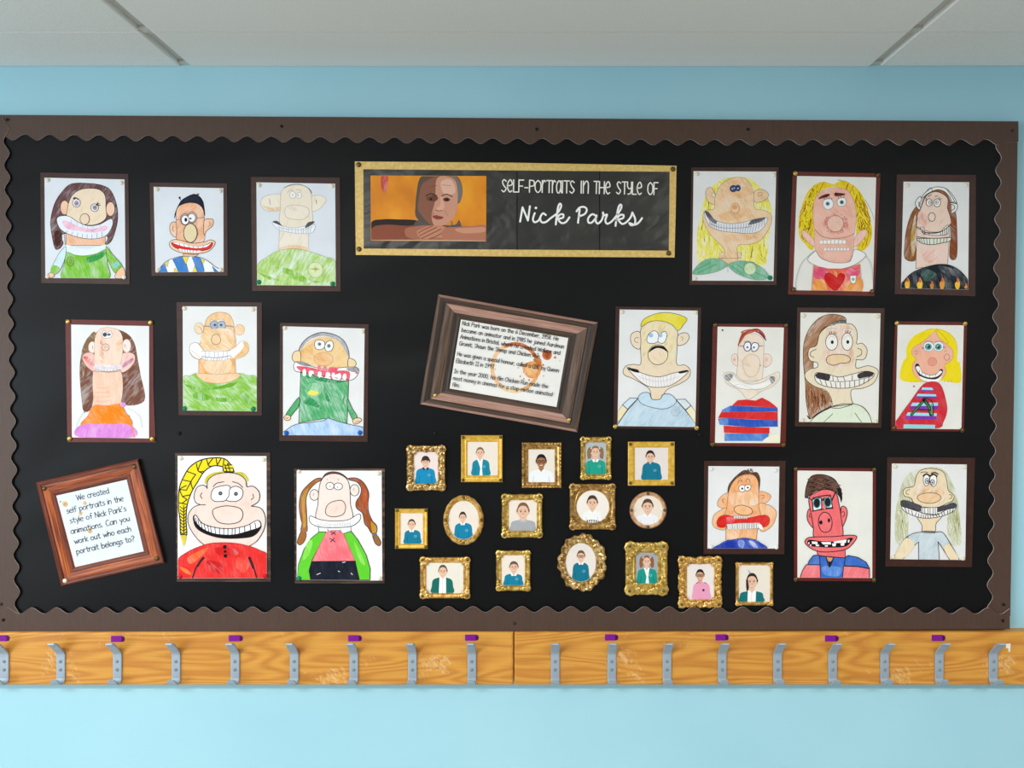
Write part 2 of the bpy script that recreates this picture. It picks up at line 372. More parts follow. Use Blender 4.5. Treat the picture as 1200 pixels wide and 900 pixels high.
def d_big_ears_pale(d):
    d.p('6a6a70', '242,175 265,125 320,100 390,100 450,130 470,165 440,150 380,112 320,112 270,135', None, st=.4)
    d.p('efe4d2', '242,180 190,172 120,190 95,240 125,285 180,295 240,280', 'a89c90', 3, .35); d.p('efe4d2', '468,190 520,180 570,200 560,240 520,280 468,292', 'a89c90', 3, .35)
    d.l('160,205 165,245', 4, '6a5a50'); d.l('500,215 503,240', 5, '6a5a50'); d.p('e8c9a0', '110,255 180,270 235,262 230,290 160,292', None, st=.6)
    d.p('ede0cc', '240,390 238,280 245,160 280,120 350,102 420,115 462,165 470,280 465,395 350,420', 'a09488', 3, .3)
    d.q('efe3d2', '232,425 445,425 445,595 228,585', 'a8a29a', 3, .4); d.p('eec9a4', '235,560 330,540 440,560 430,590 240,585', None, st=.6)
    d.p('f2eee8', '305,175 325,148 352,170 345,195 318,200', '98929a', 3, .1); d.p('f2eee8', '355,175 380,155 395,180 380,200 358,195', '98929a', 3, .1); d.dot(328, 177, 4, '5a5a60'); d.dot(368, 180, 4, '5a5a60')
    d.l('290,160 310,140 330,145', 3, LG); d.l('355,140 375,138 390,150', 3, LG)
    d.p('efe2d0', '272,300 285,262 340,250 420,262 448,290 440,330 400,355 320,352 280,335', 'a8988a', 3, .35)
    d.p('eceef2', '180,375 260,405 350,415 430,400 492,395 470,450 380,458 280,445 220,425', 'a0a0a8', 3, .05)
    d.p('54545c', '182,372 215,366 250,400 220,390', None, st=.2); d.p('54545c', '418,415 440,378 480,368 485,378 450,405', None, st=.2)
    d.t('220,400 300,420 400,420 475,400', '225,425 300,447 400,458 468,445', 14, 3, 'a0a0a8'); d.l('215,410 300,425 400,428 480,405', 2, LG)
    d.p('b4d67c', '68,840 72,690 140,630 220,585 330,568 440,585 560,625 640,665 640,840', '8aa070', 3, .75)
    for p in ('200,700 320,720 440,790 420,800 300,760', '80,740 130,760 250,800 150,790', '300,770 480,800 560,810 420,815'): d.p('8cc23e', p, None, st=.7)
    d.e('d5e2a8', 495, 722, 52, 56, '9aaa80', 3, .6); d.p('b0b04a', '450,715 490,708 495,690 500,708 525,718 500,724 495,742 488,722', None, st=.2)
def d_long_neck_orange(d):
    d.p('7a5040', '240,120 300,82 400,95 470,130 510,190 530,290 550,400 575,580 415,585 410,300 240,280 225,600 165,650 145,540 135,360 155,230 190,150', None, st=.45)
    d.p('8a6a4a', '150,240 200,140 240,110 235,200 180,300 160,420', None, st=.5)
    d.p('efc3aa', '238,360 232,600 240,610 405,610 412,370', '9a7a70', 2, .4)
    d.e('efdcd0', 222, 215, 28, 40, '8a7a7a', 3, .3); d.e('efdcd0', 455, 205, 30, 46, '8a7a7a', 3, .3); d.l('222,205 226,225', 4, '8a7a88'); d.l('443,195 447,215', 4, '8a7a88')
    d.p('f0b4aa', '235,268 190,250 155,275 165,320 200,360 240,375', '9a7a78', 3, .5); d.p('f0c0b4', '415,270 470,250 510,270 505,320 460,370 415,378', '9a7a78', 3, .5)
    d.p('e08a86', '160,275 200,285 235,340 195,330', None, st=.7); d.p('c58aa0', '425,345 450,310 500,290 490,315 440,350', None, st=.6); d.dot(170, 285, 10, 'd86a66'); d.dot(490, 297, 8, 'd86a66')
    d.p('ecd0bc', '238,340 236,250 240,150 270,95 320,80 390,92 425,140 428,240 415,320 380,345 300,350', 'a08880', 2, .35)
    d.p('f1c6a8', '385,130 425,140 420,230 390,240', None, st=.6); d.p('eab8a0', '290,150 300,300 280,310 270,200', None, st=.85)
    d.p('f2eeec', '285,130 300,100 325,115 345,102 355,125 345,148 300,150', '8a8288', 3, .1); d.dot(307, 128, 15, '4a5060'); d.dot(335, 128, 12, '5a5e68', 9)
    d.e('e9c4ae', 312, 215, 26, 24, 'a07a70', 4, .3); d.l('300,225 315,208 325,222', 2, 'b08a80')
    d.p('e2d4da', '240,330 320,340 410,330 412,365 330,380 240,370', None, st=.3); d.l('240,352 330,372 412,356', 8, 'f0eef0'); d.l('240,362 330,380 412,366', 3, LG); d.t('240,346 330,366 412,350', '240,362 330,380 412,366', 15, 2, G)
    d.l('300,338 320,342 345,338', 7, 'f4f2f4'); d.l('240,376 330,384 412,376', 3, G)
    for y in (490, 520, 550, 580): d.l('245,%d 300,%d 340,%d' % (y, y + 3, y - 4), 2, 'd89a80')
    d.p('f0841e', '148,745 190,680 230,612 320,612 410,602 450,660 490,740 330,740', 'd8781c', 2, .35)
    d.p('d583d2', '130,825 140,745 330,738 480,745 500,825', None, st=.4); d.l('470,680 490,750 505,825', 8, 'ef8a30')
    d.p('d583d2', '410,600 440,590 450,610 425,620', None, st=.4); d.l('165,650 120,730 110,800', 2, 'b9b5bd'); d.l('455,625 540,680 560,760', 2, 'b9b5bd'); d.l('200,600 190,630 165,660', 4, '8a6a70')
def d_orange_goggles(d):
    d.p('eec08a', '245,230 265,160 310,122 370,112 430,130 460,190 465,240 470,370 340,400 210,385 230,300', 'b8925a', 4, .45)
    d.e('efd0ac', 208, 230, 34, 42, 'a89080', 3, .5); d.e('efc696', 505, 240, 36, 40, 'c8a070', 3, .5); d.l('195,215 215,225 235,260', 3, '98888a')
    d.l('245,212 300,216 420,212 460,220', 7, '8a8a90')
    d.p('f0e8de', '285,215 300,165 330,185 350,165 385,168 395,210 360,245 320,240', 'a09a98', 3, .2)
    d.e('a9b4c4', 318, 205, 28, 30, '7a7a82', 5, .3); d.e('a9b4c4', 370, 210, 32, 34, '7a7a82', 5, .3); d.dot(324, 205, 9, '44507a'); d.dot(370, 205, 9, '44507a'); d.l('300,232 330,242 380,240', 5, '8a9098')
    d.p('f1cd9e', '245,250 440,240 450,370 350,390 230,370', None, st=.6)
    for a in ('250,260 300,310', '270,245 320,300', '410,250 450,330', '390,250 440,340', '260,340 300,385', '380,350 430,380'): d.l(a, 4, 'eab070')
    d.e('edc79a', 332, 312, 34, 38, '8a6a58', 4, .3)
    d.q('eeb26e', '205,450 468,450 475,560 205,560', None, st=.5); d.p('efcca6', '245,450 430,455 425,550 270,548', None, st=.5)
    d.p('f3f1ee', '140,400 145,350 190,335 225,370 240,400 220,455 170,440', '77757a', 3, .05); d.p('f3f1ee', '425,400 470,370 520,325 560,340 570,390 540,430 470,455', 'b8a080', 3, .05)
    d.p('eebf84', '530,330 560,335 572,380 545,425 480,452 465,440 510,400 535,360', None, st=.45); d.l('140,410 170,445 220,460 195,425 150,390', 3, 'c8a080')
    d.q('f4f3f2', '232,392 440,392 438,440 400,462 260,462 230,440', None, st=.05); d.t('235,395 340,402 440,395', '235,440 340,445 438,435', 7, 3, '9a8a88'); d.t('240,442 340,446 435,438', '250,462 340,470 430,455', 10, 3, '88888f')
    d.l('228,435 330,445 435,430', 4, '5a78a0'); d.l('225,395 340,400 440,393', 3, '98888a'); d.l('205,455 205,560', 3, 'c8946a'); d.l('470,450 475,555', 3, 'c8946a')
    d.p('8cc152', '88,838 88,600 140,578 195,560 300,600 400,600 495,560 560,575 632,600 636,838', '7aa850', 3, .6)
    for p in ('110,640 200,660 320,660 480,620 440,660 280,680 150,670', '300,740 420,740 480,750 380,770', '180,700 300,730 250,760 170,740', '540,700 600,760 560,780 510,730'): d.p('6cae30', p, None, st=.5)
    d.p('f0c9a0', '190,560 330,568 490,560 495,590 420,625 330,632 240,615', 'c8946a', 3, .4)
def d_red_fangs(d):
    d.p('a8a8b0', '170,260 175,210 220,150 290,115 350,106 430,125 490,170 520,240 520,300 480,215 420,150 330,130 250,155 195,210', None, st=.4)
    d.p('ecc890', '172,320 178,240 225,180 300,140 380,138 450,170 500,240 522,300 520,360 340,350', None, st=.35); d.l('165,265 178,205 225,148 290,114 350,106 430,125 490,170 520,240 522,300', 5)
    d.p('e9b878', '180,240 230,200 270,190 260,290 200,290', None, st=.5)
    d.p('edcf9f', '178,240 140,240 122,275 135,310 180,312', K, 4, .3); d.p('edcf9f', '518,290 560,300 572,330 550,352 518,355', K, 4, .3)
    d.p('f3f3f2', '280,190 288,165 320,158 348,172 350,205 325,226 290,220', K, 4, .03); d.p('f3f3f2', '352,200 370,170 400,165 413,195 400,230 372,240 355,225', K, 4, .03); d.dot(314, 188, 13, '8a98a0'); d.dot(380, 200, 14, '8a98a0'); d.dot(316, 187, 5); d.dot(382, 200, 5)
    d.p('ebb981', '275,300 285,265 340,245 400,270 405,310 370,335 310,335', 'c09a6a', 3, .4)
    d.q('59ad74', '182,385 520,440 515,600 508,745 345,712 168,742 175,600', K, 4, .55)
    for p in ('190,390 300,410 510,450 400,460 250,430', '345,470 370,540 395,600 355,570', '430,540 470,600 495,500 480,610', '200,600 250,560 330,640 260,620'): d.p('2f9156', p, None, st=.45)
    d.p('f4eff0', '132,340 150,312 200,318 260,345 360,362 480,352 570,350 590,380 560,430 500,445 420,440 300,415 220,385 150,380', K, 4, .03)
    d.p('8a8a90', '150,315 200,312 260,342 200,340', None, st=.4); d.p('8a8a90', '500,360 570,352 588,375 550,385', None, st=.4)
    d.p('e85a6c', '155,345 240,350 330,370 420,375 520,380 522,440 505,440 500,400 480,400 470,435 455,435 450,400 430,400 415,430 395,430 390,390 365,390 350,420 335,415 328,385 310,385 300,405 280,400 270,375 245,375 240,390 225,385 215,362 200,365 190,380 180,375', 'c8505c', 2, .35)
    d.p('e85a6c', '300,345 320,340 330,370 345,345 360,345 370,372 390,350 440,355 430,375 320,372', None, st=.5); d.dot(575, 388, 9, 'd86a70'); d.l('175,385 520,440', 4)
    for x in (208, 250, 315, 370, 412, 455, 492): d.e('f7f5f5', x, 392 + (x - 208) * .085, 13, 22, None, st=.03)
    d.p('4ea86a', '172,560 120,620 78,685 105,700 140,660 170,620', K, 4, .4); d.p('4ea86a', '512,570 545,640 580,700 550,720 520,660 510,620', K, 4, .4)
    d.e('ecc9a0', 88, 705, 24, 20, K, 4); d.p('ecc9a0', '548,720 580,705 610,715 600,735 560,750', K, 4); d.l('75,700 85,712 95,702', 3); d.l('565,740 585,728 600,735', 3)
    d.e('7fc490', 275, 510, 55, 50, None, st=.6); d.p('e8dc5a', '232,528 262,508 275,518 310,525 290,545 245,545', None, st=.2)
    d.p('a9c8ea', '60,835 85,790 150,752 250,738 345,725 375,708 440,730 540,755 630,778 630,835', K, 4, .6)
def d_yellow_plait(d):
    d.p('f0d81e', '65,555 60,460 50,380 55,260 85,180 130,115 200,75 290,62 350,72 385,110 402,155 340,150 330,120 270,115 215,150 170,220 130,290 105,370 98,460 102,555', K, 6, .12)
    for a in ('60,265 100,270', '80,205 130,215', '105,150 160,170', '165,100 175,145 200,160', '230,72 240,110', '290,65 300,110 330,118', '340,75 335,115', '370,95 345,130', '395,130 355,148', '100,240 60,265 75,310', '160,170 130,215 140,260', '130,215 100,270', '75,310 105,330', '120,300 75,310', '55,350 100,360', '105,330 70,355', '200,80 175,145 215,150', '270,65 240,108 260,118', '320,70 300,105', '385,110 350,125'): d.l(a, 5)
    for i in range(9):
        y = 375 + i * 20; d.l('60,%d 80,%d 102,%d' % (y, y + 14, y - 2), 4); d.l('82,%d 84,%d' % (y - 8, y + 20), 4)
    d.q('f0d81e', '345,150 398,152 398,112 350,105', None, st=.1)
    for a in ('345,105 360,150', '365,100 380,150', '345,130 398,128', '350,112 390,108'): d.l(a, 5)
    d.l('338,152 402,155', 9); d.l('65,553 102,555', 6); d.p('d8c22c', '65,560 100,560 96,595 84,630 72,595', None, st=.4)
    d.p('cdbf30', '218,232 225,190 265,160 338,150 330,165 270,180 240,205', None, st=.3); d.p('cdbf30', '400,158 455,155 490,185 495,215 460,190 430,170', None, st=.3)
    d.p('ecd2c6', '235,255 240,205 290,168 370,158 440,172 478,205 485,245 540,250 568,290 560,345 520,372 580,385 605,440 600,510 560,580 500,628 220,625 160,570 115,490 112,420 150,375 195,362 155,345 150,290 175,245 210,238', None, st=.3)
    d.l('232,258 240,205 290,168 370,158 440,172 478,205 486,248', 4); d.l('235,258 210,238 170,250 150,300 158,345 190,362 222,362', 4); d.l('486,248 530,246 566,285 562,340 515,372', 4)
    d.l('190,362 145,380 112,430 118,500 165,575 215,620', 4); d.l('515,372 575,385 604,440 598,515 555,590 500,628', 4); d.l('200,288 190,305 200,322', 4); d.l('525,295 530,315 515,330', 4)
    d.l('272,248 295,225 340,216', 4); d.l('395,215 435,228 460,252', 4)
    d.p('f4f2f0', '258,300 275,260 330,242 378,245 375,300 350,335 290,342 262,325', K, 4, .03); d.p('f4f2f0', '380,260 420,245 460,270 455,315 420,340 358,335 372,305', K, 4, .03)
    d.dot(318, 290, 13, '3a3a40'); d.dot(417, 293, 13, '3a3a40'); d.dot(318, 290, 5, '88888c'); d.dot(417, 293, 5, '88888c')
    d.p('efd3c7', '268,415 285,385 360,370 440,385 462,425 440,470 370,486 300,470', K, 4, .3)
    d.p('141214', '145,455 150,432 165,435 200,480 280,510 380,518 480,500 545,468 570,470 575,510 530,560 450,575 330,575 230,550 165,510', K, 5, .03)
    d.p('f6f6f6', '150,435 165,435 200,480 280,508 380,516 480,498 545,465 570,472 570,505 500,530 400,555 290,550 210,520 160,475', K, 4, .02)
    d.t('152,440 220,488 330,512 440,508 560,470', '160,478 230,530 330,555 440,545 568,505', 17, 4, K)
    d.p('df2f2c', '42,835 45,720 100,670 180,632 270,608 400,608 500,628 570,655 618,690 618,835', 'b82222', 4, .2)
    for p, c in (('110,700 200,650 240,640 200,690 130,740', 'f0622e'), ('60,760 110,780 130,810 80,790', 'f07a3a'), ('280,640 400,640 430,680 320,690', 'd02020'), ('430,700 500,740 470,800 420,760', 'f04a3a'), ('230,720 330,740 320,800 260,790', 'c81e20')): d.p(c, p, None, st=.3)
    d.l('210,700 165,760 140,830', 7); d.l('210,702 190,725 172,755', 11); d.l('505,700 530,760 550,830', 7); d.l('503,702 515,730 528,765', 13)
    d.dot(346, 632, 13); d.dot(348, 662, 9); d.dot(350, 690, 12)
def d_auburn_bunches(d):
    d.p('a8642e', '232,122 190,128 130,175 90,230 75,310 85,400 95,440 88,490 130,495 132,440 128,350 125,270 145,210 190,160 225,140', K, 4, .25)
    d.p('b98a2e', '95,260 140,190 125,240 115,330 125,440 105,470 100,380', None, st=.3); d.p('a0632f', '90,500 120,500 125,530 110,570 82,592 62,575 72,535', K, 4, .2); d.l('85,497 132,495', 6, '6a7890')
    d.p('9a4d24', '425,122 480,122 530,155 565,225 560,300 565,360 590,420 620,455 620,505 585,510 560,470 535,440 520,370 480,335 475,290 505,240 510,190 480,150 430,135', K, 4, .25)
    d.p('b98a2e', '580,430 615,460 618,500 590,505', None, st=.3); d.p('96602f', '592,525 620,522 650,570 640,598 610,580', K, 4, .2); d.l('588,520 622,515', 6, '6a7890'); d.p('b4532a', '530,180 555,230 550,330 525,330 520,240', None, st=.3)
    d.e('efdcd2', 182, 240, 32, 38, K, 4, .2); d.e('efdcd2', 465, 207, 32, 40, K, 4, .2); d.l('180,228 172,245', 3, '8a7a70'); d.l('462,192 455,210', 3, '8a7a70')
    d.p('6b4436', '238,125 262,90 312,76 370,88 420,128 400,118 350,95 300,92 262,108', K, 3, .1)
    d.p('efdbd2', '208,420 208,300 218,180 240,125 275,98 320,90 370,100 415,135 432,200 436,300 438,420', K, 4, .2)
    d.e('f4efea', 292, 177, 28, 25, K, 4, .05); d.e('f4efea', 350, 180, 30, 24, K, 4, .05); d.dot(293, 180, 5, '9aa890'); d.dot(345, 186, 5, '9aa890'); d.l('270,135 275,128', 3, LG); d.l('345,125 355,138', 3, LG)
    d.p('eed3c6', '260,350 280,305 330,282 380,282 402,320 390,370 350,390 300,392 268,378', K, 4, .25)
    d.p('f4f4f4', '145,405 155,388 175,395 230,415 320,424 420,415 490,375 508,390 495,425 440,460 330,470 220,465 160,440', K, 4, .03)
    d.t('190,440 320,448 450,430', '200,458 320,466 450,452', 22, 2, LG); d.l('180,425 320,446 470,415', 2, 'b8b8bc')
    d.l('210,468 212,498', 3, G); d.l('438,462 440,492', 3, G); d.l('275,480 280,495', 3); d.l('362,485 372,505 385,515', 3)
    d.q('5fc72e', '215,500 262,500 255,525 165,700 145,770 155,838 58,838 70,730 110,620 160,545', K, 4, .15); d.q('5fc72e', '388,512 440,495 490,560 545,660 575,760 572,838 500,838 470,710 420,590', K, 4, .15)
    d.p('86d84e', '130,580 170,560 150,650 100,700', None, st=.3); d.p('86d84e', '460,570 500,630 540,730 500,700', None, st=.3)
    d.q('f0707a', '262,505 300,490 350,490 388,515 470,708 165,708', 'c85060', 3, .35); d.q('171b28', '165,708 470,705 495,838 158,838 145,775', K, 4, .1)
    for a in ('298,498 332,518', '330,498 300,520', '292,546 328,570', '322,545 295,572'): d.l(a, 5)
    for a in ('200,800 225,790', '380,715 400,712', '440,790 450,800', '350,775 360,780'): d.l(a, 4, 'd8d8dc')
def d_yellow_flattop(d):
    d.p('ead6b8', '208,430 205,300 208,200 240,160 310,138 390,150 450,190 460,240 455,340 455,435 510,440 545,475 535,525 480,565 420,590 380,615 340,672 285,672 270,610 230,575 150,530 100,510 88,480 110,445 160,435', '4a4442', 4, .25)
    d.p('e8d840', '212,180 220,140 265,108 340,85 430,88 520,122 500,165 462,205 420,165 350,140 270,145', '6a6230', 4, .3)
    d.p('ead8be', '205,225 175,212 142,235 142,285 165,320 205,325', '4a4442', 4, .25); d.p('ead8be', '460,245 490,222 525,225 538,255 510,295 460,305', '4a4442', 4, .25); d.l('195,255 172,255 168,278 190,288', 3); d.l('480,250 495,252 490,272', 3)
    d.p('ecd9ac', '230,200 320,160 430,190 430,400 240,410', None, st=.6)
    d.p('eef1f4', '250,270 262,230 300,206 328,230 328,275 300,292 262,290', '4a4a52', 4, .05); d.p('eef1f4', '325,275 340,230 375,212 385,245 370,285 345,292', '4a4a52', 4, .05); d.e('a8c0e0', 278, 238, 16, 15, None, st=.4); d.e('a8c0e0', 345, 238, 12, 15, None, st=.4)
    d.e('eed8ba', 325, 370, 68, 68, '4a4442', 4, .35); d.p('1e1a1c', '262,355 285,320 325,308 370,318 395,350 390,352 360,332 320,324 285,340', None, st=.05)
    d.p('efeaea', '115,455 190,485 280,515 350,518 430,495 525,478 520,500 460,550 400,582 320,592 250,580 180,530', '4a4442', 4, .05)
    d.p('231f22', '115,460 185,470 195,492 150,482', None, st=.05); d.p('231f22', '468,485 525,474 526,486 475,498', None, st=.05)
    d.t('200,490 290,518 360,518 460,495', '215,545 290,585 370,588 440,560', 12, 2, 'b8b0b0'); d.l('195,520 290,548 370,548 470,518', 2, 'b8b0b0')
    d.p('bcd3e2', '50,848 110,760 190,668 215,632 265,630 285,672 340,672 360,640 410,640 450,680 520,760 582,840 580,862 50,858', '4a4a52', 4, .5)
    d.p('c2d9ea', '190,668 215,632 265,630 285,672 340,672 362,640 410,640 450,680 430,715 370,738 300,732 220,705', '4a4a52', 4, .4)
    d.q('c9dbe8', '190,665 135,665 85,710 118,740', '4a4a52', 4, .4); d.q('eeddb4', '85,712 118,742 52,835 52,755', '4a4442', 3, .35); d.q('d3dfe4', '450,675 510,672 550,715 512,745', '4a4a52', 4, .4); d.q('eee2c0', '550,717 515,748 582,835 582,760', '4a4442', 3, .35)
    d.e(None, 445, 755, 28, 32, 'a9a9b2', 3); d.l('420,765 445,745 470,765', 2, 'a9a9b2'); d.l('440,735 455,780', 2, 'a9a9b2')
def d_yellow_hair_grin(d):
    h = '120,740 85,690 85,520 110,380 135,270 180,190 250,130 350,105 450,112 530,165 590,250 620,350 600,540 570,740 400,700 250,690'
    d.p('eee470', h, None, st=.65); d.scrib('e6d824', h, 170, 55, 5, 1.6, 3)
    d.p('ecc9a0', '218,240 185,182 150,200 150,255 175,290 212,300', '9a8a80', 4, .4); d.p('ecc9a0', '495,215 550,195 598,230 570,275 500,285', '9a8a80', 4, .4); d.p('ead2b4', '200,215 190,230 195,250 220,245', 'a89888', 3, .4); d.p('e8bc8c', '522,222 545,215 552,232 530,245', 'a87a58', 3, .4)
    d.p('eecba2', '212,320 215,250 250,170 310,125 380,110 440,125 480,180 492,240 500,330 560,345 610,370 622,410 600,480 540,560 460,590 380,600 375,690 380,725 260,720 285,650 260,600 200,540 160,490 130,420 130,370 150,345 200,340', '9a8470', 3, .45)
    for p in ('240,260 330,140 420,130 300,240', '240,380 420,330 470,360 330,420', '330,210 470,170 480,230 380,260', '280,530 420,520 520,540 350,570'): d.p('ecbd8c', p, None, st=.5)
    d.q('ecc9a2', '245,650 285,645 280,690 245,695', '9a8470', 2, .4); d.q('ecc9a2', '375,645 402,650 398,690 378,690', '9a8470', 2, .4); d.l('240,690 400,690', 3, '8a7a70')
    d.e('30406e', 345, 190, 26, 26, None, st=.2); d.e('30406e', 378, 186, 20, 24, None, st=.2); d.dot(338, 192, 5, 'd8d8e0'); d.dot(352, 186, 5, 'c8d0e0'); d.dot(378, 188, 5, 'e0e4ea')
    d.e('efc79c', 358, 330, 30, 36, '9a7a68', 3, .4); d.e('ea9c60', 356, 322, 18, 18, None, st=.5)
    d.p('e6e5ea', '138,355 200,410 300,440 400,435 500,410 580,398 585,430 540,490 460,512 360,505 240,490 165,445', '77777f', 3, .05)
    d.p('5a5a62', '140,355 165,358 205,405 228,425 215,442 170,410', None, st=.35); d.p('5a5a62', '455,450 480,415 540,402 575,400 540,428', None, st=.35)
    d.t('160,385 240,440 360,440 480,430 580,405', '170,445 240,490 360,505 460,512 578,440', 24, 3, '8a8a92'); d.l('180,440 260,470 400,472 470,462', 3, '77777f')
    d.p('78b592', '62,805 65,770 120,715 180,692 250,700 305,735 250,775 160,800', '7a9a88', 3, .4); d.p('78b592', '312,735 380,710 440,712 500,730 570,775 600,830 520,845 430,825 350,785', '7a9a88', 3, .4)
    for a in ('75,775 180,720', '90,795 220,735', '330,745 420,810', '370,730 500,835', '500,790 590,830'): d.l(a, 6, '5aa078')
    d.e('cfe0b4', 465, 765, 42, 42, '9aa890', 3, .5); d.l('420,735 440,715 490,720 505,740', 4, '8a8a88'); d.l('305,740 305,790', 2, LG)
def d_heart_apron(d):
    h = '195,560 120,510 95,460 92,370 110,280 150,180 210,120 270,105 330,120 380,100 440,112 500,160 550,250 580,360 592,460 560,550 490,560 480,300 430,180 330,140 230,180 195,290'
    d.p('e8c81e', h, None, st=.3); d.scrib('a8681e', h, 80, 45, 4, 1.9, 5); d.scrib('f0dc2a', h, 90, 45, 5, 1.8, 6); d.scrib('a87a1c', '450,130 510,170 570,300 590,450 560,540 500,480 490,300', 30, 40, 4, 1.2, 8)
    d.l('545,225 590,310 605,360', 3, '9a8a90'); d.l('360,92 420,105', 5, 'b8a020')
    d.p('f2c2b4', '195,500 140,440 115,440 120,470 160,520 205,545', 'b89890', 3, .35); d.p('f2c2b4', '470,500 500,450 545,430 555,455 520,510 470,548', 'b89890', 3, .35)
    d.p('efb8a4', '205,560 200,440 190,330 200,230 240,175 310,148 390,150 440,180 475,260 485,350 470,470 462,600 430,650 330,655 240,620', 'a8888a', 2, .35)
    d.p('e99a88', '260,400 290,340 360,325 420,350 430,410 400,450 320,450', None, st=.65)
    rnd = random.Random(4)
    for i in range(34):
        a = rnd.uniform(0, 6.28); r = rnd.uniform(58, 90); d.dot(343 + r * math.cos(a), 388 + r * .8 * math.sin(a), 5, 'd8877c')
    d.e('eec2ae', 342, 390, 57, 55, 'a8807a', 4, .35); d.l('205,430 250,475 330,490 420,480 470,455', 3, '9a7a7a')
    d.p('5a2024', '228,222 240,205 275,190 302,187 298,202 260,215', None, st=.2); d.p('5a2024', '338,180 365,180 404,186 400,196 342,202', None, st=.2)
    d.p('eef0f0', '258,262 268,228 310,222 328,250 320,280 285,292', '9aa0a4', 3, .05); d.p('eef0f0', '355,240 370,218 405,215 416,245 400,268 365,268', '9aa0a4', 3, .05); d.dot(290, 254, 14, '7a94a8'); d.dot(386, 244, 14, '6a8078'); d.dot(290, 254, 6); d.dot(386, 244, 6)
    for a in ('270,225 265,212', '285,220 282,208', '300,220 302,208', '315,224 320,214', '365,216 362,206', '380,213 380,203', '395,214 400,204'): d.l(a, 3, '4a4048')
    for x in range(235, 415, 26): d.q('f4f1ec', '%d,%d %d,%d %d,%d %d,%d' % (x, 500 + abs(325 - x) // 18, x + 23, 498 + abs(325 - x) // 18, x + 23, 526, x, 528), 'c8b8b0', 2, .03)
    for x in range(265, 425, 22): d.q('f0ebe2', '%d,556 %d,553 %d,574 %d,574' % (x, x + 19, x + 17, x), 'c8b8b0', 2, .03)
    d.l('205,600 260,632 330,655 430,650 460,600', 3, '9a8a8a')
    d.p('eeeae8', '205,578 155,630 190,665 280,695 370,698 460,675 530,630 545,595 475,565 455,620 430,652 330,655 245,625 215,585', '8a8a94', 3, .03)
    d.l('200,575 120,650 80,750 72,830', 3, 'a8a8b0'); d.l('545,600 590,680 598,800', 3, 'a8a8b0')
    d.q('ec6a52', '195,672 290,695 400,697 508,665 522,848 182,848', 'c8705a', 2, .45); d.p('f0a04a', '200,780 260,770 280,845 190,845', None, st=.5); d.p('f0a050', '430,780 515,760 520,845 400,845', None, st=.5); d.p('e25878', '200,690 290,700 270,760 205,760', None, st=.5); d.p('e25878', '420,700 500,690 500,740 430,760', None, st=.5)
    d.p('cc1f1c', '272,770 275,735 305,725 345,748 375,728 405,738 400,775 370,820 342,846 300,815', 'a01818', 3, .15); d.l('335,712 350,730 350,750', 9, 'f0b050')
    d.q('f1efec', '442,745 484,742 480,790 462,800 445,785', '8a7a7a', 3, .05); d.dot(463, 768, 11, '8ab0b8')
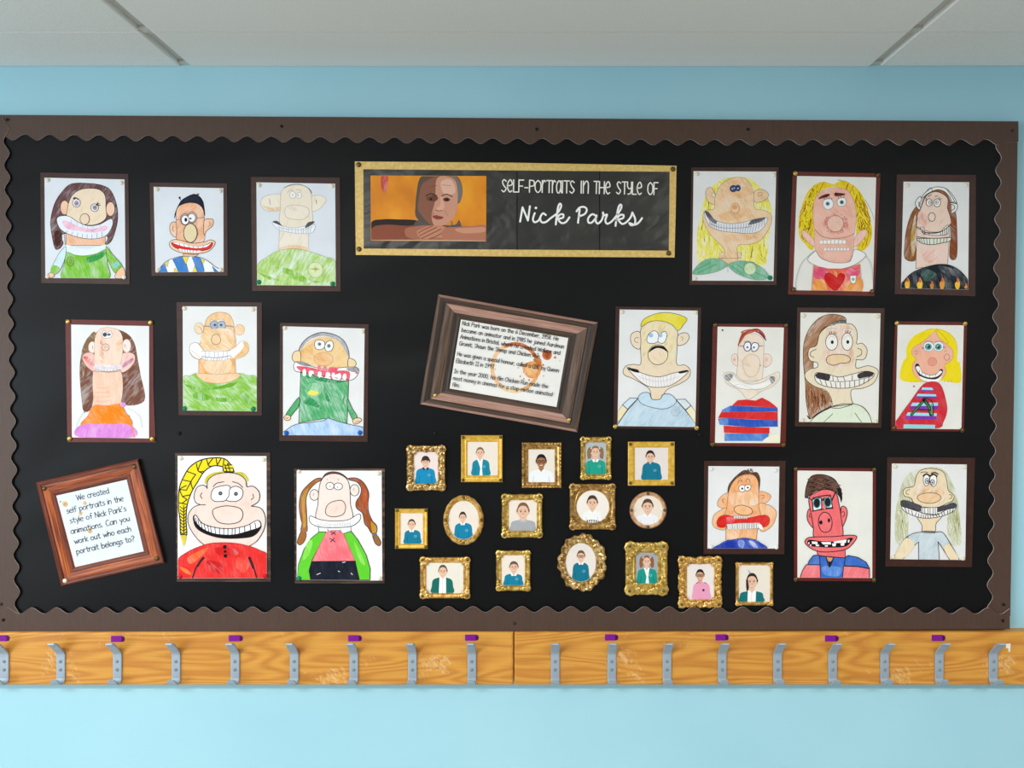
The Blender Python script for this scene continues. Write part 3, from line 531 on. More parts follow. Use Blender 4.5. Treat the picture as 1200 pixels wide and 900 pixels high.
def d_headphones_flames(d):
    d.p('8f5a30', '190,260 150,320 120,420 108,520 110,622 185,628 180,480 195,330 215,280', '4a3428', 3, .4); d.p('c09a50', '170,350 185,330 180,560 160,600 150,480', None, st=.6)
    d.p('8a4c28', '430,300 460,300 470,420 468,610 420,610 428,450', '4a3428', 3, .35)
    d.p('8a5228', '205,320 225,240 250,180 300,140 340,135 400,175 430,240 428,330 405,300 400,230 380,190 320,165 260,190 240,240 220,330', None, st=.3)
    d.q('edcfc0', '190,400 190,520 185,690 405,665 415,520 425,380', '4a4248', 3, .3)
    d.p('eccfbe', '192,410 198,340 225,260 260,185 320,158 380,180 408,215 404,270 425,340 425,390 370,430 300,438 230,420', '4a4248', 3, .3); d.p('eab8a8', '205,300 260,320 250,410 205,390', None, st=.7); d.p('efc4b6', '230,570 330,560 340,640 250,640', None, st=.7)
    d.p('e9ece8', '225,205 240,175 290,135 340,124 400,140 450,195 470,240 440,235 420,195 380,155 330,145 270,170', K, 4, .05); d.l('255,160 285,130 300,150 270,172', 3); d.l('395,135 440,200 455,230', 4)
    d.p('e6e6e2', '215,190 190,215 182,245 205,282 218,270 205,245 225,215', K, 4, .1); d.p('e6e6e2', '420,240 455,230 475,255 465,290 435,308 430,295 455,270 445,250', K, 4, .1); d.l('200,230 215,240 205,262', 4); d.l('425,232 465,240', 5)
    d.e('f0ebe6', 278, 233, 22, 26, K, 4, .05); d.e('f0ebe6', 333, 235, 24, 28, K, 4, .05); d.e(None, 284, 233, 10, 13, K, 3); d.e(None, 330, 232, 10, 13, K, 3); d.dot(286, 233, 4); d.dot(328, 232, 4)
    for a in ('262,212 252,200', '350,215 362,205', '345,208 350,196', '270,190 290,178', '318,190 338,188', '255,215 262,222'): d.l(a, 4)
    d.e('edd2c4', 296, 333, 24, 30, K, 4, .3)
    d.p('eceae2', '215,405 240,410 250,440 300,448 355,438 380,410 410,390 405,450 340,460 270,455 230,440', K, 3, .03); d.t('218,410 245,440 300,448', '225,435 255,455 300,455', 4, 4, K); d.t('345,440 380,415 412,395', '350,458 380,458 408,448', 5, 4, K); d.l('240,455 252,440', 6, '8a4040')
    d.l('190,400 230,420 250,440 345,440 400,410 425,380', 4)
    d.p('dfe6d6', '190,485 230,482 300,482 360,480 425,475 420,500 370,512 300,525 230,515', K, 4, .1); d.t('195,483 300,482 425,475', '205,500 300,525 420,500', 11, 4, '5a5a58'); d.l('188,470 300,482 425,475', 4)
    d.p('22282f', '80,828 100,780 160,720 250,682 340,662 420,668 490,705 548,775 545,835', K, 4, .3); d.p('2f5048', '250,690 330,730 300,760 250,780 220,730', None, st=.3); d.p('40464e', '340,670 430,690 470,740 380,720', None, st=.4)
    for x, y, s, c in ((128, 752, 1, 'f0b83a'), (215, 752, 1.1, 'efc23a'), (298, 775, .75, 'c88a3a'), (370, 752, 1.0, 'e0983a'), (476, 755, 1.0, 'f0bc3c'), (534, 792, .6, 'd8983a')):
        d.p(c, '%f,%f %f,%f %f,%f %f,%f %f,%f %f,%f' % (x, y, x + 15 * s, y + 38 * s, x + 8 * s, 830, x - 12 * s, 830, x - 20 * s, y + 42 * s, x - 6 * s, y + 22 * s), None, st=.3); d.p('d8562c', '%f,%f %f,%f %f,%f' % (x - 2, y, x + 8 * s, y + 28 * s, x - 8 * s, y + 28 * s), None, st=.3)
def d_striped_jumper_specs(d):
    d.p('ecd6c4', '170,270 178,250 205,250 210,320 195,325 172,300', 'a89488', 3, .35); d.p('ecd6c4', '385,255 420,248 442,275 430,320 388,335', 'a89488', 3, .35); d.dot(188, 285, 8, 'd8a898', 12); d.dot(405, 285, 10, 'e0bcae', 14)
    d.p('ecdac8', '205,400 212,300 215,200 240,135 300,108 360,125 388,170 385,270 378,400 350,425 240,425', 'a8988e', 3, .35)
    for k, a in enumerate(('215,190 228,145 255,105 300,88', '222,175 245,120 290,92 340,86', '230,165 262,118 310,98 350,88', '240,140 275,102 320,86', '300,84 345,80 380,105 395,135', '310,95 350,90 375,110 388,130', '225,150 240,112 250,92', '335,95 365,112 398,150', '235,100 265,88 300,82', '215,185 235,150 250,128')): d.l(a, 9, ('b0543c', 'a02c20', 'c06a4c')[k % 3])
    d.l('355,95 380,120 402,155', 6, '4a3a4a')
    d.p('ecdcca', '115,395 130,372 180,375 240,425 300,440 380,415 440,385 488,370 490,420 440,470 380,495 340,520 300,548 270,550 240,510 200,480 140,450', 'a8988e', 3, .3)
    d.p('e9e5df', '135,400 175,380 220,425 290,450 370,440 450,400 455,430 400,475 310,488 210,475 150,435', '8a8a90', 3, .05); d.p('f1eee8', '165,440 220,440 300,462 400,440 430,440 390,470 310,485 230,475', None, st=.03)
    d.p('77757a', '122,395 150,378 178,392 160,425 135,425', None, st=.6); d.p('77757a', '425,405 455,398 460,430 440,448', None, st=.6)
    d.l('180,465 230,450 280,470 340,490 350,478', 2, '9ab0c8')
    d.p('ecd6c0', '245,320 255,275 300,250 345,265 362,310 345,375 310,400 270,388', 'b8a498', 3, .4); d.dot(362, 325, 5, '9a7a70')
    d.l('225,192 255,196', 4, '5a5a88'); d.l('345,195 382,192', 4, '5a5a88')
    d.p('f2f1ee', '252,200 262,172 290,168 300,195 290,222 265,225', '3a3a78', 6, .03); d.p('f2f1ee', '302,195 315,172 345,175 352,200 335,225 310,228', '3a3a78', 6, .03); d.dot(276, 202, 7, '4a5a8a'); d.dot(320, 203, 7, '4a5a8a'); d.l('255,165 280,160 300,172', 3, '6a5a60')
    red = 'd62a28'; bl = '2a55b8'; lb = '4a80cc'
    d.q(red, '170,597 210,560 265,555 330,562 375,542 430,570 472,605 475,612 300,600', None, st=.15)
    d.q(bl, '105,625 160,597 300,602 478,612 482,635 300,640 100,640', None, st=.2); d.q(red, '78,680 100,638 300,638 480,638 478,695 300,688 150,680', None, st=.15); d.q(bl, '78,685 150,680 300,690 478,695 480,738 300,742 90,725', None, st=.2)
    d.q(lb, '80,690 145,682 145,725 88,725', None, st=.3); d.q(red, '115,732 300,742 425,745 425,785 300,785 118,780', None, st=.15); d.q(lb, '122,785 300,785 420,785 418,835 122,835', None, st=.3)
    d.l('478,610 480,740', 3, 'a02028'); d.q(lb, '105,625 160,597 158,640 100,640', None, st=.3)
    d.p('efe9cf', '430,800 495,795 492,848 380,842', None, st=.2)
    d.dot(108, 86, 6)
def d_side_ponytail(d):
    d.p('a97a58', '385,130 370,100 310,85 250,90 190,120 130,190 95,290 92,420 105,560 110,680 130,790 145,810 200,770 290,720 280,640 200,590 160,450 180,350 200,230 250,170 310,145', K, 4, .5)
    d.scrib('8a5636', '110,580 200,600 280,660 280,710 150,790', 60, 40, 4, 1.4, 2); d.l('120,790 145,812 200,768 292,718 285,690', 8)
    d.p('6a6a6c', '295,150 315,135 380,125 385,145 340,155', K, 3, .4)
    d.p('e9d9bd', '185,300 205,220 260,170 330,150 420,152 455,185 465,240 462,290 500,288 530,325 528,375 500,400 460,405 460,455 540,442 600,465 608,510 570,570 500,595 430,610 422,650 432,710 300,730 285,680 250,620 160,580 108,530 105,485 140,462 188,450 185,418 140,405 125,370 135,320', None, st=.25)
    d.l('292,715 285,670 250,615 170,585 112,540 103,495 140,465 188,452 186,420 142,408 124,370 135,320 182,300 205,220 255,172 310,155', 4); d.l('385,148 430,155 458,190 466,240 462,290 500,286 532,325 528,375 505,400 458,398', 4); d.l('458,400 460,458 540,442 603,465 608,505 575,565 500,598 428,608 422,660 434,700', 4)
    d.p('ecc9b0', '260,190 330,165 420,170 440,300 430,420 300,450 230,380', None, st=.75)
    d.l('180,328 145,345 140,370 165,385', 4); d.l('468,320 495,335 492,365 462,380', 4)
    d.e('f1eee6', 288, 278, 42, 56, K, 4, .08); d.e('f1eee6', 395, 275, 38, 60, K, 4, .08); d.dot(292, 278, 10, ry=13); d.dot(400, 277, 10, ry=13); d.l('262,255 290,235 310,255', 2, LG); d.l('375,255 400,230 420,250', 2, LG)
    for a in ('275,222 272,206', '288,220 288,204', '300,222 306,206', '388,216 385,198', '400,214 402,196', '412,216 420,202', '310,225 318,212'): d.l(a, 4)
    d.l('250,190 290,182 325,184', 2, LG); d.l('375,182 410,180 435,192', 2, LG)
    d.p('e9cba0', '250,400 270,372 330,362 390,370 418,395 400,420 350,425 300,438 262,425', K, 4, .35)
    d.p('eeeae2', '170,520 185,490 260,500 340,520 430,500 520,480 575,490 578,515 520,560 440,590 340,598 250,585 190,560', K, 4, .05)
    d.p('3a3436', '175,505 200,490 260,500 278,512 265,545 215,535 180,520', None, st=.15); d.p('3a3436', '470,500 530,480 575,490 570,510 510,525 475,530', None, st=.15)
    d.t('280,512 350,522 480,495', '275,545 350,550 475,540', 5, 4, K, .03); d.t('180,528 280,555 380,555 480,540 575,505', '195,560 290,592 380,597 480,580 560,540', 12, 4, K, .01); d.l('180,525 265,545 350,552 470,540 575,512', 3)
    d.p('dde5d0', '138,838 190,790 290,735 430,708 500,730 550,790 570,838', None, st=.3); d.l('138,832 190,780 292,728 400,715 435,702', 4); d.l('295,722 360,708 432,708', 4); d.l('290,735 350,735 430,712', 4); d.l('435,705 500,725 545,775 567,838', 4); d.l('295,775 235,832', 4); d.l('450,770 495,835', 4)
def d_blonde_letter_jumper(d):
    d.p('f0d81c', '105,485 115,350 140,320 145,240 180,170 260,120 360,96 450,120 510,180 528,260 525,340 545,360 550,500 420,490 300,500', None, st=.15); d.l('260,125 250,180 245,205', 2, 'c8a820'); d.l('365,100 420,150 455,200 440,210', 3, 'b89a20'); d.l('290,105 360,98 450,125 510,180 528,260', 3, 'c8b020')
    d.p('f0b49a', '245,210 300,170 350,110 362,108 385,160 440,210 490,260 490,320 450,360 430,370 440,430 400,480 330,505 240,480 195,430 188,370 215,330 185,290 190,245 225,222', 'b88a78', 3, .25)
    d.p('f0d81c', '262,130 340,100 368,98 340,130 290,170 248,200', None, st=.15)
    d.l('200,265 225,268 222,290 205,285', 3, 'a87868'); d.e(None, 448, 312, 20, 24, 'a87868', 4); d.l('430,270 445,262', 3, 'a87868')
    d.e('eaf2f4', 310, 232, 38, 36, '8aa8b0', 3, .05); d.e('eaf2f4', 385, 232, 38, 36, '8aa8b0', 3, .05); d.e('5a9a98', 308, 234, 26, 25, None, st=.3); d.e('5a9a98', 383, 234, 26, 25, None, st=.3); d.dot(310, 234, 13, '2a3840'); d.dot(384, 236, 13, '2a3840'); d.dot(302, 228, 5, 'b8d8d8'); d.dot(378, 230, 5, 'b8d8d8')
    d.l('285,200 310,190 340,200', 3, '8a7a78'); d.l('360,198 390,190 420,200', 3, '8a7a78'); d.l('272,240 262,246', 5); d.l('420,235 430,240', 5)
    d.e('e89a86', 338, 346, 32, 32, 'c07a6a', 3, .3)
    d.p('25282a', '208,380 222,360 240,372 260,420 320,445 370,435 395,405 415,405 410,440 370,475 310,480 250,460 220,420', None, st=.1)
    d.p('f4f3f0', '215,385 240,382 262,425 320,448 370,438 395,412 412,430 365,462 310,468 250,445 222,412', '8a8a8a', 2, .03); d.p('f4f3f0', '240,455 300,475 370,478 410,455 390,490 330,500 270,488', None, st=.03); d.t('225,395 262,430 320,450 405,420', '232,425 255,450 315,468 395,440', 6, 3, '5a5a5a'); d.l('225,420 255,448 315,468 375,460 412,430', 5, '2f3436')
    d.p('cf2a38', '55,848 90,760 170,650 250,540 300,502 370,500 410,540 440,640 448,720 420,800 370,848', 'a82030', 3, .2)
    for c, p in (('9adcec', '262,540 338,542 345,560 255,558'), ('8a3aa8', '255,558 345,562 350,574 246,570'), ('9adcec', '228,588 365,592 370,608 220,606'), ('6a3ab0', '218,606 372,608 375,622 212,620'), ('9adcec', '188,655 380,655 380,678 175,680'), ('7a35b0', '172,682 382,680 378,705 165,702'), ('9adcec', '152,728 372,735 370,756 140,752'), ('7a35b0', '140,755 370,758 365,782 135,780'), ('8ed6e0', '122,818 358,822 358,850 120,848')): d.q(c, p, None, st=.2)
    d.l('270,640 230,690 182,745', 21, '24262a'); d.l('270,640 230,690 182,745', 10, '3f8a52'); d.l('275,635 310,680 328,745', 27, '24262a'); d.l('285,645 312,690 328,740', 10, '3f8a52'); d.l('262,632 285,620 330,640 345,680 345,755', 7, '24262a'); d.l('330,665 335,745', 8, '6a9a5a'); d.l('235,706 320,712', 12, '24262a'); d.l('245,706 310,712', 5, '7a2a34')
    d.dot(200, 532, 6, 'a82030')
    for x in (180, 205, 225, 245, 270, 290, 430, 455, 480): d.l('%d,488 %d,500' % (x, x + 2), 3, 'd8b830')
def d_red_lips_blue(d):
    d.p('5e3f2c', '258,320 265,255 310,195 360,150 405,125 460,145 510,145 535,190 535,250 525,305 515,210 480,165 400,168 340,190 290,260', '3a2a20', 3, .3)
    for i in range(40):
        u = i / 39; x = 262 + u * 272; y = 300 - 175 * math.sin(min(1, u * 1.35) * PI / 2) + max(0, u - .75) * 500; d.l('%f,%f %f,%f' % (x, y + 8, x + random.uniform(-12, 10), y - 12), 5, '5a4030')
    d.p('f0ae78', '260,330 215,340 175,385 170,430 200,450 255,450', '6a4a38', 3, .4); d.p('f0ae78', '522,320 570,312 628,345 610,390 570,412 522,420', '6a4a38', 3, .4); d.l('230,372 210,385 222,405', 4, '7a5040'); d.l('545,345 568,340 572,360 552,372', 4, '7a5040')
    d.p('f0b888', '250,460 180,480 135,520 125,590 160,630 240,630', '5a4438', 3, .4); d.p('f0b888', '525,425 590,420 650,450 678,500 650,590 600,640 550,655 525,600', '5a4438', 3, .4)
    d.q('f0b07a', '240,625 515,625 505,725 240,730', '6a4a38', 3, .45); d.p('f4c49a', '260,640 350,640 340,710 270,720', None, st=.6)
    d.p('f0ac74', '245,535 250,450 262,330 290,250 340,190 400,165 470,165 515,210 525,300 525,430 520,540', '6a4a38', 3, .4); d.p('f2bd8e', '290,330 480,320 510,420 300,430', None, st=.6); d.p('eca068', '270,480 500,480 500,530 260,530', None, st=.6)
    for a in ('365,200 370,180', '385,185 388,165', '410,180 412,160', '435,175 440,158', '345,205 350,190', '460,172 465,160', '485,178 490,165'): d.l(a, 4, 'b06a38')
    d.l('345,245 350,222 372,212 382,225', 4, '5a4438'); d.l('412,225 425,200 442,205 450,232', 4, '5a4438')
    d.p('f5f4f0', '352,285 365,258 395,255 412,275 400,305 370,312', K, 4, .03); d.p('f5f4f0', '402,275 415,255 445,252 458,270 440,298 412,302', K, 4, .03); d.dot(382, 285, 9); d.dot(430, 276, 8)
    d.p('f2ba86', '312,470 325,440 380,428 440,445 470,475 455,505 400,515 340,500', '5a4438', 5, .35)
    d.p('d92a22', '162,575 185,530 240,512 320,530 420,540 520,520 590,515 620,550 605,600 560,618 500,585 380,580 280,590 225,620 175,615', 'b02a20', 3, .15); d.p('e8505c', '250,530 320,540 300,580 250,580', None, st=.4); d.l('190,560 200,540 225,532', 4, '8a1a18'); d.l('175,590 200,610 230,600', 4, '8a1a18')
    for i in range(8): d.q('f2efe8', '%d,522 %d,520 %d,548 %d,545' % (308 + i * 15, 321 + i * 15, 318 + i * 15, 311 + i * 15), '8a8478', 2, .03)
    d.q('f2f0ea', '245,592 380,585 530,580 545,610 520,628 380,634 250,634', None, st=.03)
    for i in range(19): d.l('%d,%d %d,%d' % (250 + i * 15, 592 - i * .5, 252 + i * 15, 632), 4 if i % 3 else 6, '6a6a72')
    d.p('f3efe6', '520,590 550,600 560,640 525,625', None, st=.05)
    d.p('2544b4', '155,808 190,765 240,738 330,722 400,712 480,725 540,755 575,808', '1c2c70', 4, .3); d.p('7a92d8', '350,730 400,740 390,800 350,780', None, st=.5); d.p('6a84d4', '440,735 490,750 520,800 460,780', None, st=.6); d.p('1c34a0', '200,765 320,740 310,800 190,800', None, st=.2)
def d_red_face_quiff(d):
    d.p('5e4034', '120,240 130,170 155,110 200,88 270,92 330,120 365,170 382,210 385,270 365,240 330,205 260,195 200,205 155,235 130,255', K, 5, .2)
    for i in range(34):
        x = 140 + (i * 53) % 220; y = 115 + (i * 37) % 90 + max(0, (x - 280) * .3); d.l('%d,%d %d,%d %d,%d' % (x, y + 6, x + 16, y, x + 32, y + 5), 5, '2e201e' if i % 2 else '7a5a48')
    d.p('1e1a1c', '352,190 378,195 386,240 382,290 370,250', None, st=.05)
    d.p('ee7272', '160,345 140,350 135,400 150,440 182,468', K, 5, .2); d.p('ee7272', '380,330 410,322 425,360 412,420 385,460', K, 5, .2); d.l('155,370 150,390 165,395', 4); d.l('385,360 400,355 405,375 392,392', 4)
    d.q('ed6c70', '205,640 410,630 410,690 215,672', K, 4, .2)
    d.p('ee6a6e', '188,540 180,470 165,380 148,260 200,215 260,195 320,205 350,235 365,300 378,380 390,540 290,560', K, 5, .2)
    d.l('120,252 150,258 172,275', 6); d.l('175,258 240,242 305,236', 7); d.l('308,288 335,225 345,212', 8)
    d.q('e6f0f2', '172,270 195,255 238,258 240,335 180,350', K, 6, .05); d.q('e6f0f2', '250,262 305,245 318,325 275,330', K, 6, .05); d.e('1e2026', 205, 292, 24, 36, '58a0a8', 5, .05); d.e('1e2026', 283, 286, 25, 34, '58a0a8', 5, .05); d.l('238,272 255,268', 10); d.l('170,352 245,338 322,330', 6)
    d.p('f07a7e', '248,330 250,310 270,325 262,338', None, st=.2)
    d.p('ee6e72', '218,450 222,395 250,362 290,370 314,420 308,475 280,503 240,495', K, 5, .2); d.dot(234, 433, 13, ry=15); d.dot(292, 418, 9, ry=15)
    d.p('ee6c72', '120,580 140,545 200,538 330,535 440,525 493,535 470,580 420,625 340,642 240,645 170,625', K, 5, .2)
    d.p('1a1618', '138,575 155,560 250,572 350,570 455,545 450,570 410,605 300,612 180,605 145,595', K, 4, .03)
    for p in ('168,570 208,572 212,590 170,588', '235,575 305,575 308,592 250,592', '325,572 420,555 415,580 330,582', '195,592 222,595 220,605 198,604', '262,598 285,598 282,608 264,607', '315,585 345,583 340,605 318,605', '375,585 405,578 402,600 380,602', '430,560 442,558 438,578 428,578', '142,578 152,575 150,590 144,590', '155,592 165,592 163,605 156,602'): d.q('f6f4f2', p, None, st=.02)
    d.q('3b6cc4', '180,672 215,668 235,690 228,740 140,738 150,710', K, 5, .25); d.q('3b6cc4', '405,690 430,672 500,685 560,720 585,765 500,750 398,745', K, 5, .25)
    d.q('3566c0', '225,675 410,690 390,838 232,838', K, 5, .2); d.p('5a8ad8', '250,750 380,760 360,820 260,810', None, st=.4); d.q('e8964a', '272,682 320,690 298,725', None, st=.2); d.l('272,682 296,755 325,690', 6); d.q('1a1a20', '285,715 312,715 297,755', None, st=.05)
    d.q('ee7880', '128,738 228,740 232,838 85,838 100,785', K, 5, .3); d.q('ee7880', '398,748 500,752 585,768 585,838 390,838', K, 5, .3)
def d_khaki_hair_grin(d):
    h = '130,680 120,480 150,330 180,220 240,150 330,120 450,115 530,180 580,300 605,450 620,680 540,690 510,560 520,420 240,380 225,560 210,680'
    d.p('cdceb0', h, None, st=.7); d.scrib('b5b684', '135,670 125,480 160,300 220,200 240,360 215,560 215,670', 45, 45, 4, 1.5, 2); d.scrib('b5b684', '520,260 570,300 605,450 620,680 545,680 515,540', 45, 45, 4, 1.6, 3)
    d.p('ebd6b4', '262,255 280,185 310,140 370,122 440,128 490,155 512,220 522,285 560,320 565,345 545,372 512,385 440,415 320,415 262,380 240,345 195,330 182,300 200,270', K, 4, .3)
    d.p('edc9a0', '280,260 400,230 490,290 470,370 330,380', None, st=.7); d.l('232,280 210,290 205,310 225,318', 4); d.l('530,318 550,325 545,345 532,350', 4); d.l('240,345 252,360 250,380', 4)
    d.p('ebd4b0', '290,470 470,470 430,540 418,605 330,605 325,550', K, 4, .3)
    d.e('f3f2f0', 358, 208, 24, 44, K, 4, .03); d.e('f3f2f0', 410, 212, 27, 46, K, 4, .03); d.e('c9cccc', 362, 216, 15, 20, K, 4); d.e('c9cccc', 403, 226, 16, 20, K, 4); d.dot(365, 216, 6); d.dot(402, 228, 6); d.l('335,178 358,164 382,178', 11); d.l('385,180 412,166 436,180', 11)
    d.l('315,155 340,148 370,152', 5, '6a5a48'); d.l('395,160 420,152 445,165', 9, '4a4440')
    d.p('edc79a', '290,342 310,318 380,306 445,315 468,345 440,372 380,385 315,372', '6a5a50', 4, .4)
    d.p('efecea', '168,395 172,365 240,378 320,410 440,415 560,385 585,405 560,445 480,480 380,497 300,490 220,460 180,430', K, 4, .03)
    d.p('47444c', '170,405 172,365 210,365 270,385 320,408 318,445 240,425', '2a282c', 3, .2); d.p('47444c', '442,418 500,400 560,382 585,400 570,418 510,432 442,448', '2a282c', 3, .2)
    d.q('eeebe8', '318,418 440,416 440,470 318,458', K, 3, .03); d.t('318,418 380,418 440,416', '318,460 380,468 440,470', 7, 4, '5a5a60'); d.t('180,410 300,462 380,472 480,450 580,415', '190,438 290,488 380,497 480,480 560,445', 19, 4, K, .015); d.l('178,408 240,428 320,455 380,470 440,470 510,432 575,418', 4)
    d.q('c5d3da', '300,675 270,705 215,640 250,615 330,600 415,605 480,605 515,650 528,685 490,715 445,675 455,808 300,808', None, st=.5)
    d.l('330,600 250,615 180,670 112,800', 4); d.l('215,640 270,700', 4); d.l('300,675 265,705 182,805', 4); d.l('300,675 300,808', 4); d.l('445,672 455,808', 4); d.l('445,672 490,740 532,808', 4); d.l('335,605 418,610', 4); d.l('330,598 420,602 480,605 540,690 605,808', 4); d.l('330,605 335,595 418,597 418,610', 3)
    d.p('ecd9b4', '212,645 268,702 182,800 118,800 160,700', None, st=.4); d.p('ecd9b4', '490,720 528,690 560,730 600,805 535,805', None, st=.4)
# ---------------------------------------------------------------- the room
ZC = CZ + 344 * S
def build_room():
    m, nt, b = base_mat('blue wall paint', 0.42, 0.35)
    f = noise(nt, stretched(nt, 0, 2.2, 2.2, 3.0), 1.0, 3.0)
    nt.links.new(ramp(nt, f, [(0.35, lin('9bcad8')), (0.65, lin('a2d0dc'))]), b.inputs['Base Color'])
    bump(nt, b, noise(nt, stretched(nt, 0, 260, 260, 260), 1.0, 2.0), 0.08, 0.0006)
    w = Mesh(); w.box(-4, 4, 0, 0.15, 0, 2.75); structure(w.build('wall_back', m))
    m2, nt, b = base_mat('grey vinyl floor', 0.45, 0.4)
    nt.links.new(ramp(nt, noise(nt, stretched(nt, 0, 60, 60, 60), 1.0, 4.0), [(0.3, lin('c4beb4')), (0.7, lin('d2ccc2'))]), b.inputs['Base Color'])
    w = Mesh(); w.box(-4, 4, -6, 0, -0.1, 0); structure(w.build('floor', m2))
    # lay-in ceiling tiles, each a slab with its own gap
    m3, nt, b = base_mat('white mineral ceiling tile', 0.9, 0.1)
    nt.links.new(ramp(nt, noise(nt, stretched(nt, 0, 500, 500, 500), 1.0, 2.0), [(0.3, lin('dcdcd8')), (0.6, lin('e6e6e3'))]), b.inputs['Base Color'])
    m4 = ink('c2c1ba', 0.6)
    xs = [-0.608 + 1.211 * k for k in range(-3, 4)]; ys = [0.0, -0.1416] + [-0.1416 - 0.6 * k for k in range(1, 11)]
    t = Mesh(); bars = Mesh()
    random.seed(3)
    for i in range(len(xs) - 1):
        for j in range(len(ys) - 1):
            x0, x1, y0, y1 = xs[i] + .009, xs[i + 1] - .009, ys[j + 1] + .001, ys[j] - .001
            dz = random.choice((0, .0006, .0012)); z0 = ZC + dz; c = .0022
            v = [(x0 + c, y0 + c * .05, z0), (x1 - c, y0 + c * .05, z0), (x1 - c, y1 - c * .05, z0), (x0 + c, y1 - c * .05, z0), (x0, y0, z0 + c), (x1, y0, z0 + c), (x1, y1, z0 + c), (x0, y1, z0 + c), (x0, y0, z0 + .02), (x1, y0, z0 + .02), (x1, y1, z0 + .02), (x0, y1, z0 + .02)]
            fs = [(3, 2, 1, 0), (8, 9, 10, 11)]
            for k in range(4): fs += [(k, (k + 1) % 4, (k + 1) % 4 + 4, k + 4), (k + 4, (k + 1) % 4 + 4, (k + 1) % 4 + 8, k + 8)]
            t.add(v, fs)
    structure(t.build('ceiling', m3))
    for x in xs:
        bars.box(x - .014, x + .014, -6, 0, ZC + .0085, ZC + .02)
        for y in ys[1:]: bars.box(x - .0085, x + .0085, y - .008, y + .008, ZC + .003, ZC + .0086)
        bars.box(x - .0085, x + .0085, -.012, 0, ZC + .003, ZC + .0086)
    structure(bars.build('trim_1', m4))
    s = Mesh(); s.box(-4, 4, -6, 0, ZC + .0235, ZC + .06); structure(s.build('gap_backing', ink('4a4a48', .8)))  # slab over the tiles, coloured dark so the gaps between them look shaded
build_room()
# ---------------------------------------------------------------- pins
BRASS = gold_mat('brass pin', '8a6a30', 'b8934a', 'd8b86a', 0.3, 0.8); BRONZE = gold_mat('bronze pin', '2e2414', '54421f', '7a6434', 0.35, 0.7)
PINM = {'cream': ink('e2d9c0', .4), 'brass': BRASS, 'bronze': BRONZE, 'green': ink('0f7a55', .35), 'blue': ink('1c58b0', .35), 'red': ink('c01626', .35), 'black': ink('131315', .35), 'brown': ink('3a2a24', .35), 'white': ink('e4e4de', .4)}
PIN_MESH = {}
def pin(px, py, d, kind, parent, r=0.0042, label=None):
    c = at(px, py, d); key = (kind, round(r, 5))
    if key not in PIN_MESH:
        m = Mesh(); m.lathe(c, [(r * .95, -.0006), (r, .0004), (r * .97, .0011), (r * .8, .0018), (r * .5, .0024), (r * .15, .0027)], 16)
        o = link_mesh('drawing_pin', m.v, m.f, PINM[kind], parent, c, m.m, True); PIN_MESH[key] = o.data
    else:
        o = bpy.data.objects.new('drawing_pin', PIN_MESH[key]); C.objects.link(o); o.parent = parent; o.location = c - WORLD_LOC[parent.name]
    if label: o['label'] = label
    return o
# ---------------------------------------------------------------- notice board and its borders
def build_board():
    b = thing('notice_board', 'large black paper-covered notice board filling the wall above the coat rails', 'notice board', at(590, 739, 0))
    core = Mesh(); core.prism([(-10, 139), (1186, 144), (1181, 736), (-14, 737)], 0.0004, BOARD - .0002); core.build('board_core', ink('8a6f55', .8), b)
    m, nt, bs = base_mat('black backing paper', 0.46, 0.14)
    v = stretched(nt, 0.25, 2.0, 2.0, 5.0); f = noise(nt, v, 1.0, 1.5, .4, .4)
    nt.links.new(ramp(nt, f, [(0.3, lin('09090a')), (0.7, lin('0e0e10'))]), bs.inputs['Base Color'])
    bump(nt, bs, f, 0.6, 0.025)
    s = Mesh(); s.prism([(-9, 140), (1185, 145), (1182, 514), (700, 513), (-9, 514)], BOARD, PAPER); s.build('backing_paper', m, b)
    s = Mesh(); s.prism([(-9, 500), (1184, 500), (1181, 735), (-13, 736)], BOARD - .0002, PAPER - .0004); s.build('backing_paper', m, b)
    for x, y in ((510, 507), (210, 508), (820, 509)): pin(x, y, PAPER, 'black', b, .0034)
build_board()
def border_mat():
    m, nt, b = base_mat('brown border paper', 0.5, 0.3)
    f = noise(nt, stretched(nt, 0, 900, 900, 40), 1.0, 2.0)
    nt.links.new(ramp(nt, f, [(0.3, lin('47342a')), (0.7, lin('4f3b31'))]), b.inputs['Base Color'])
    return m
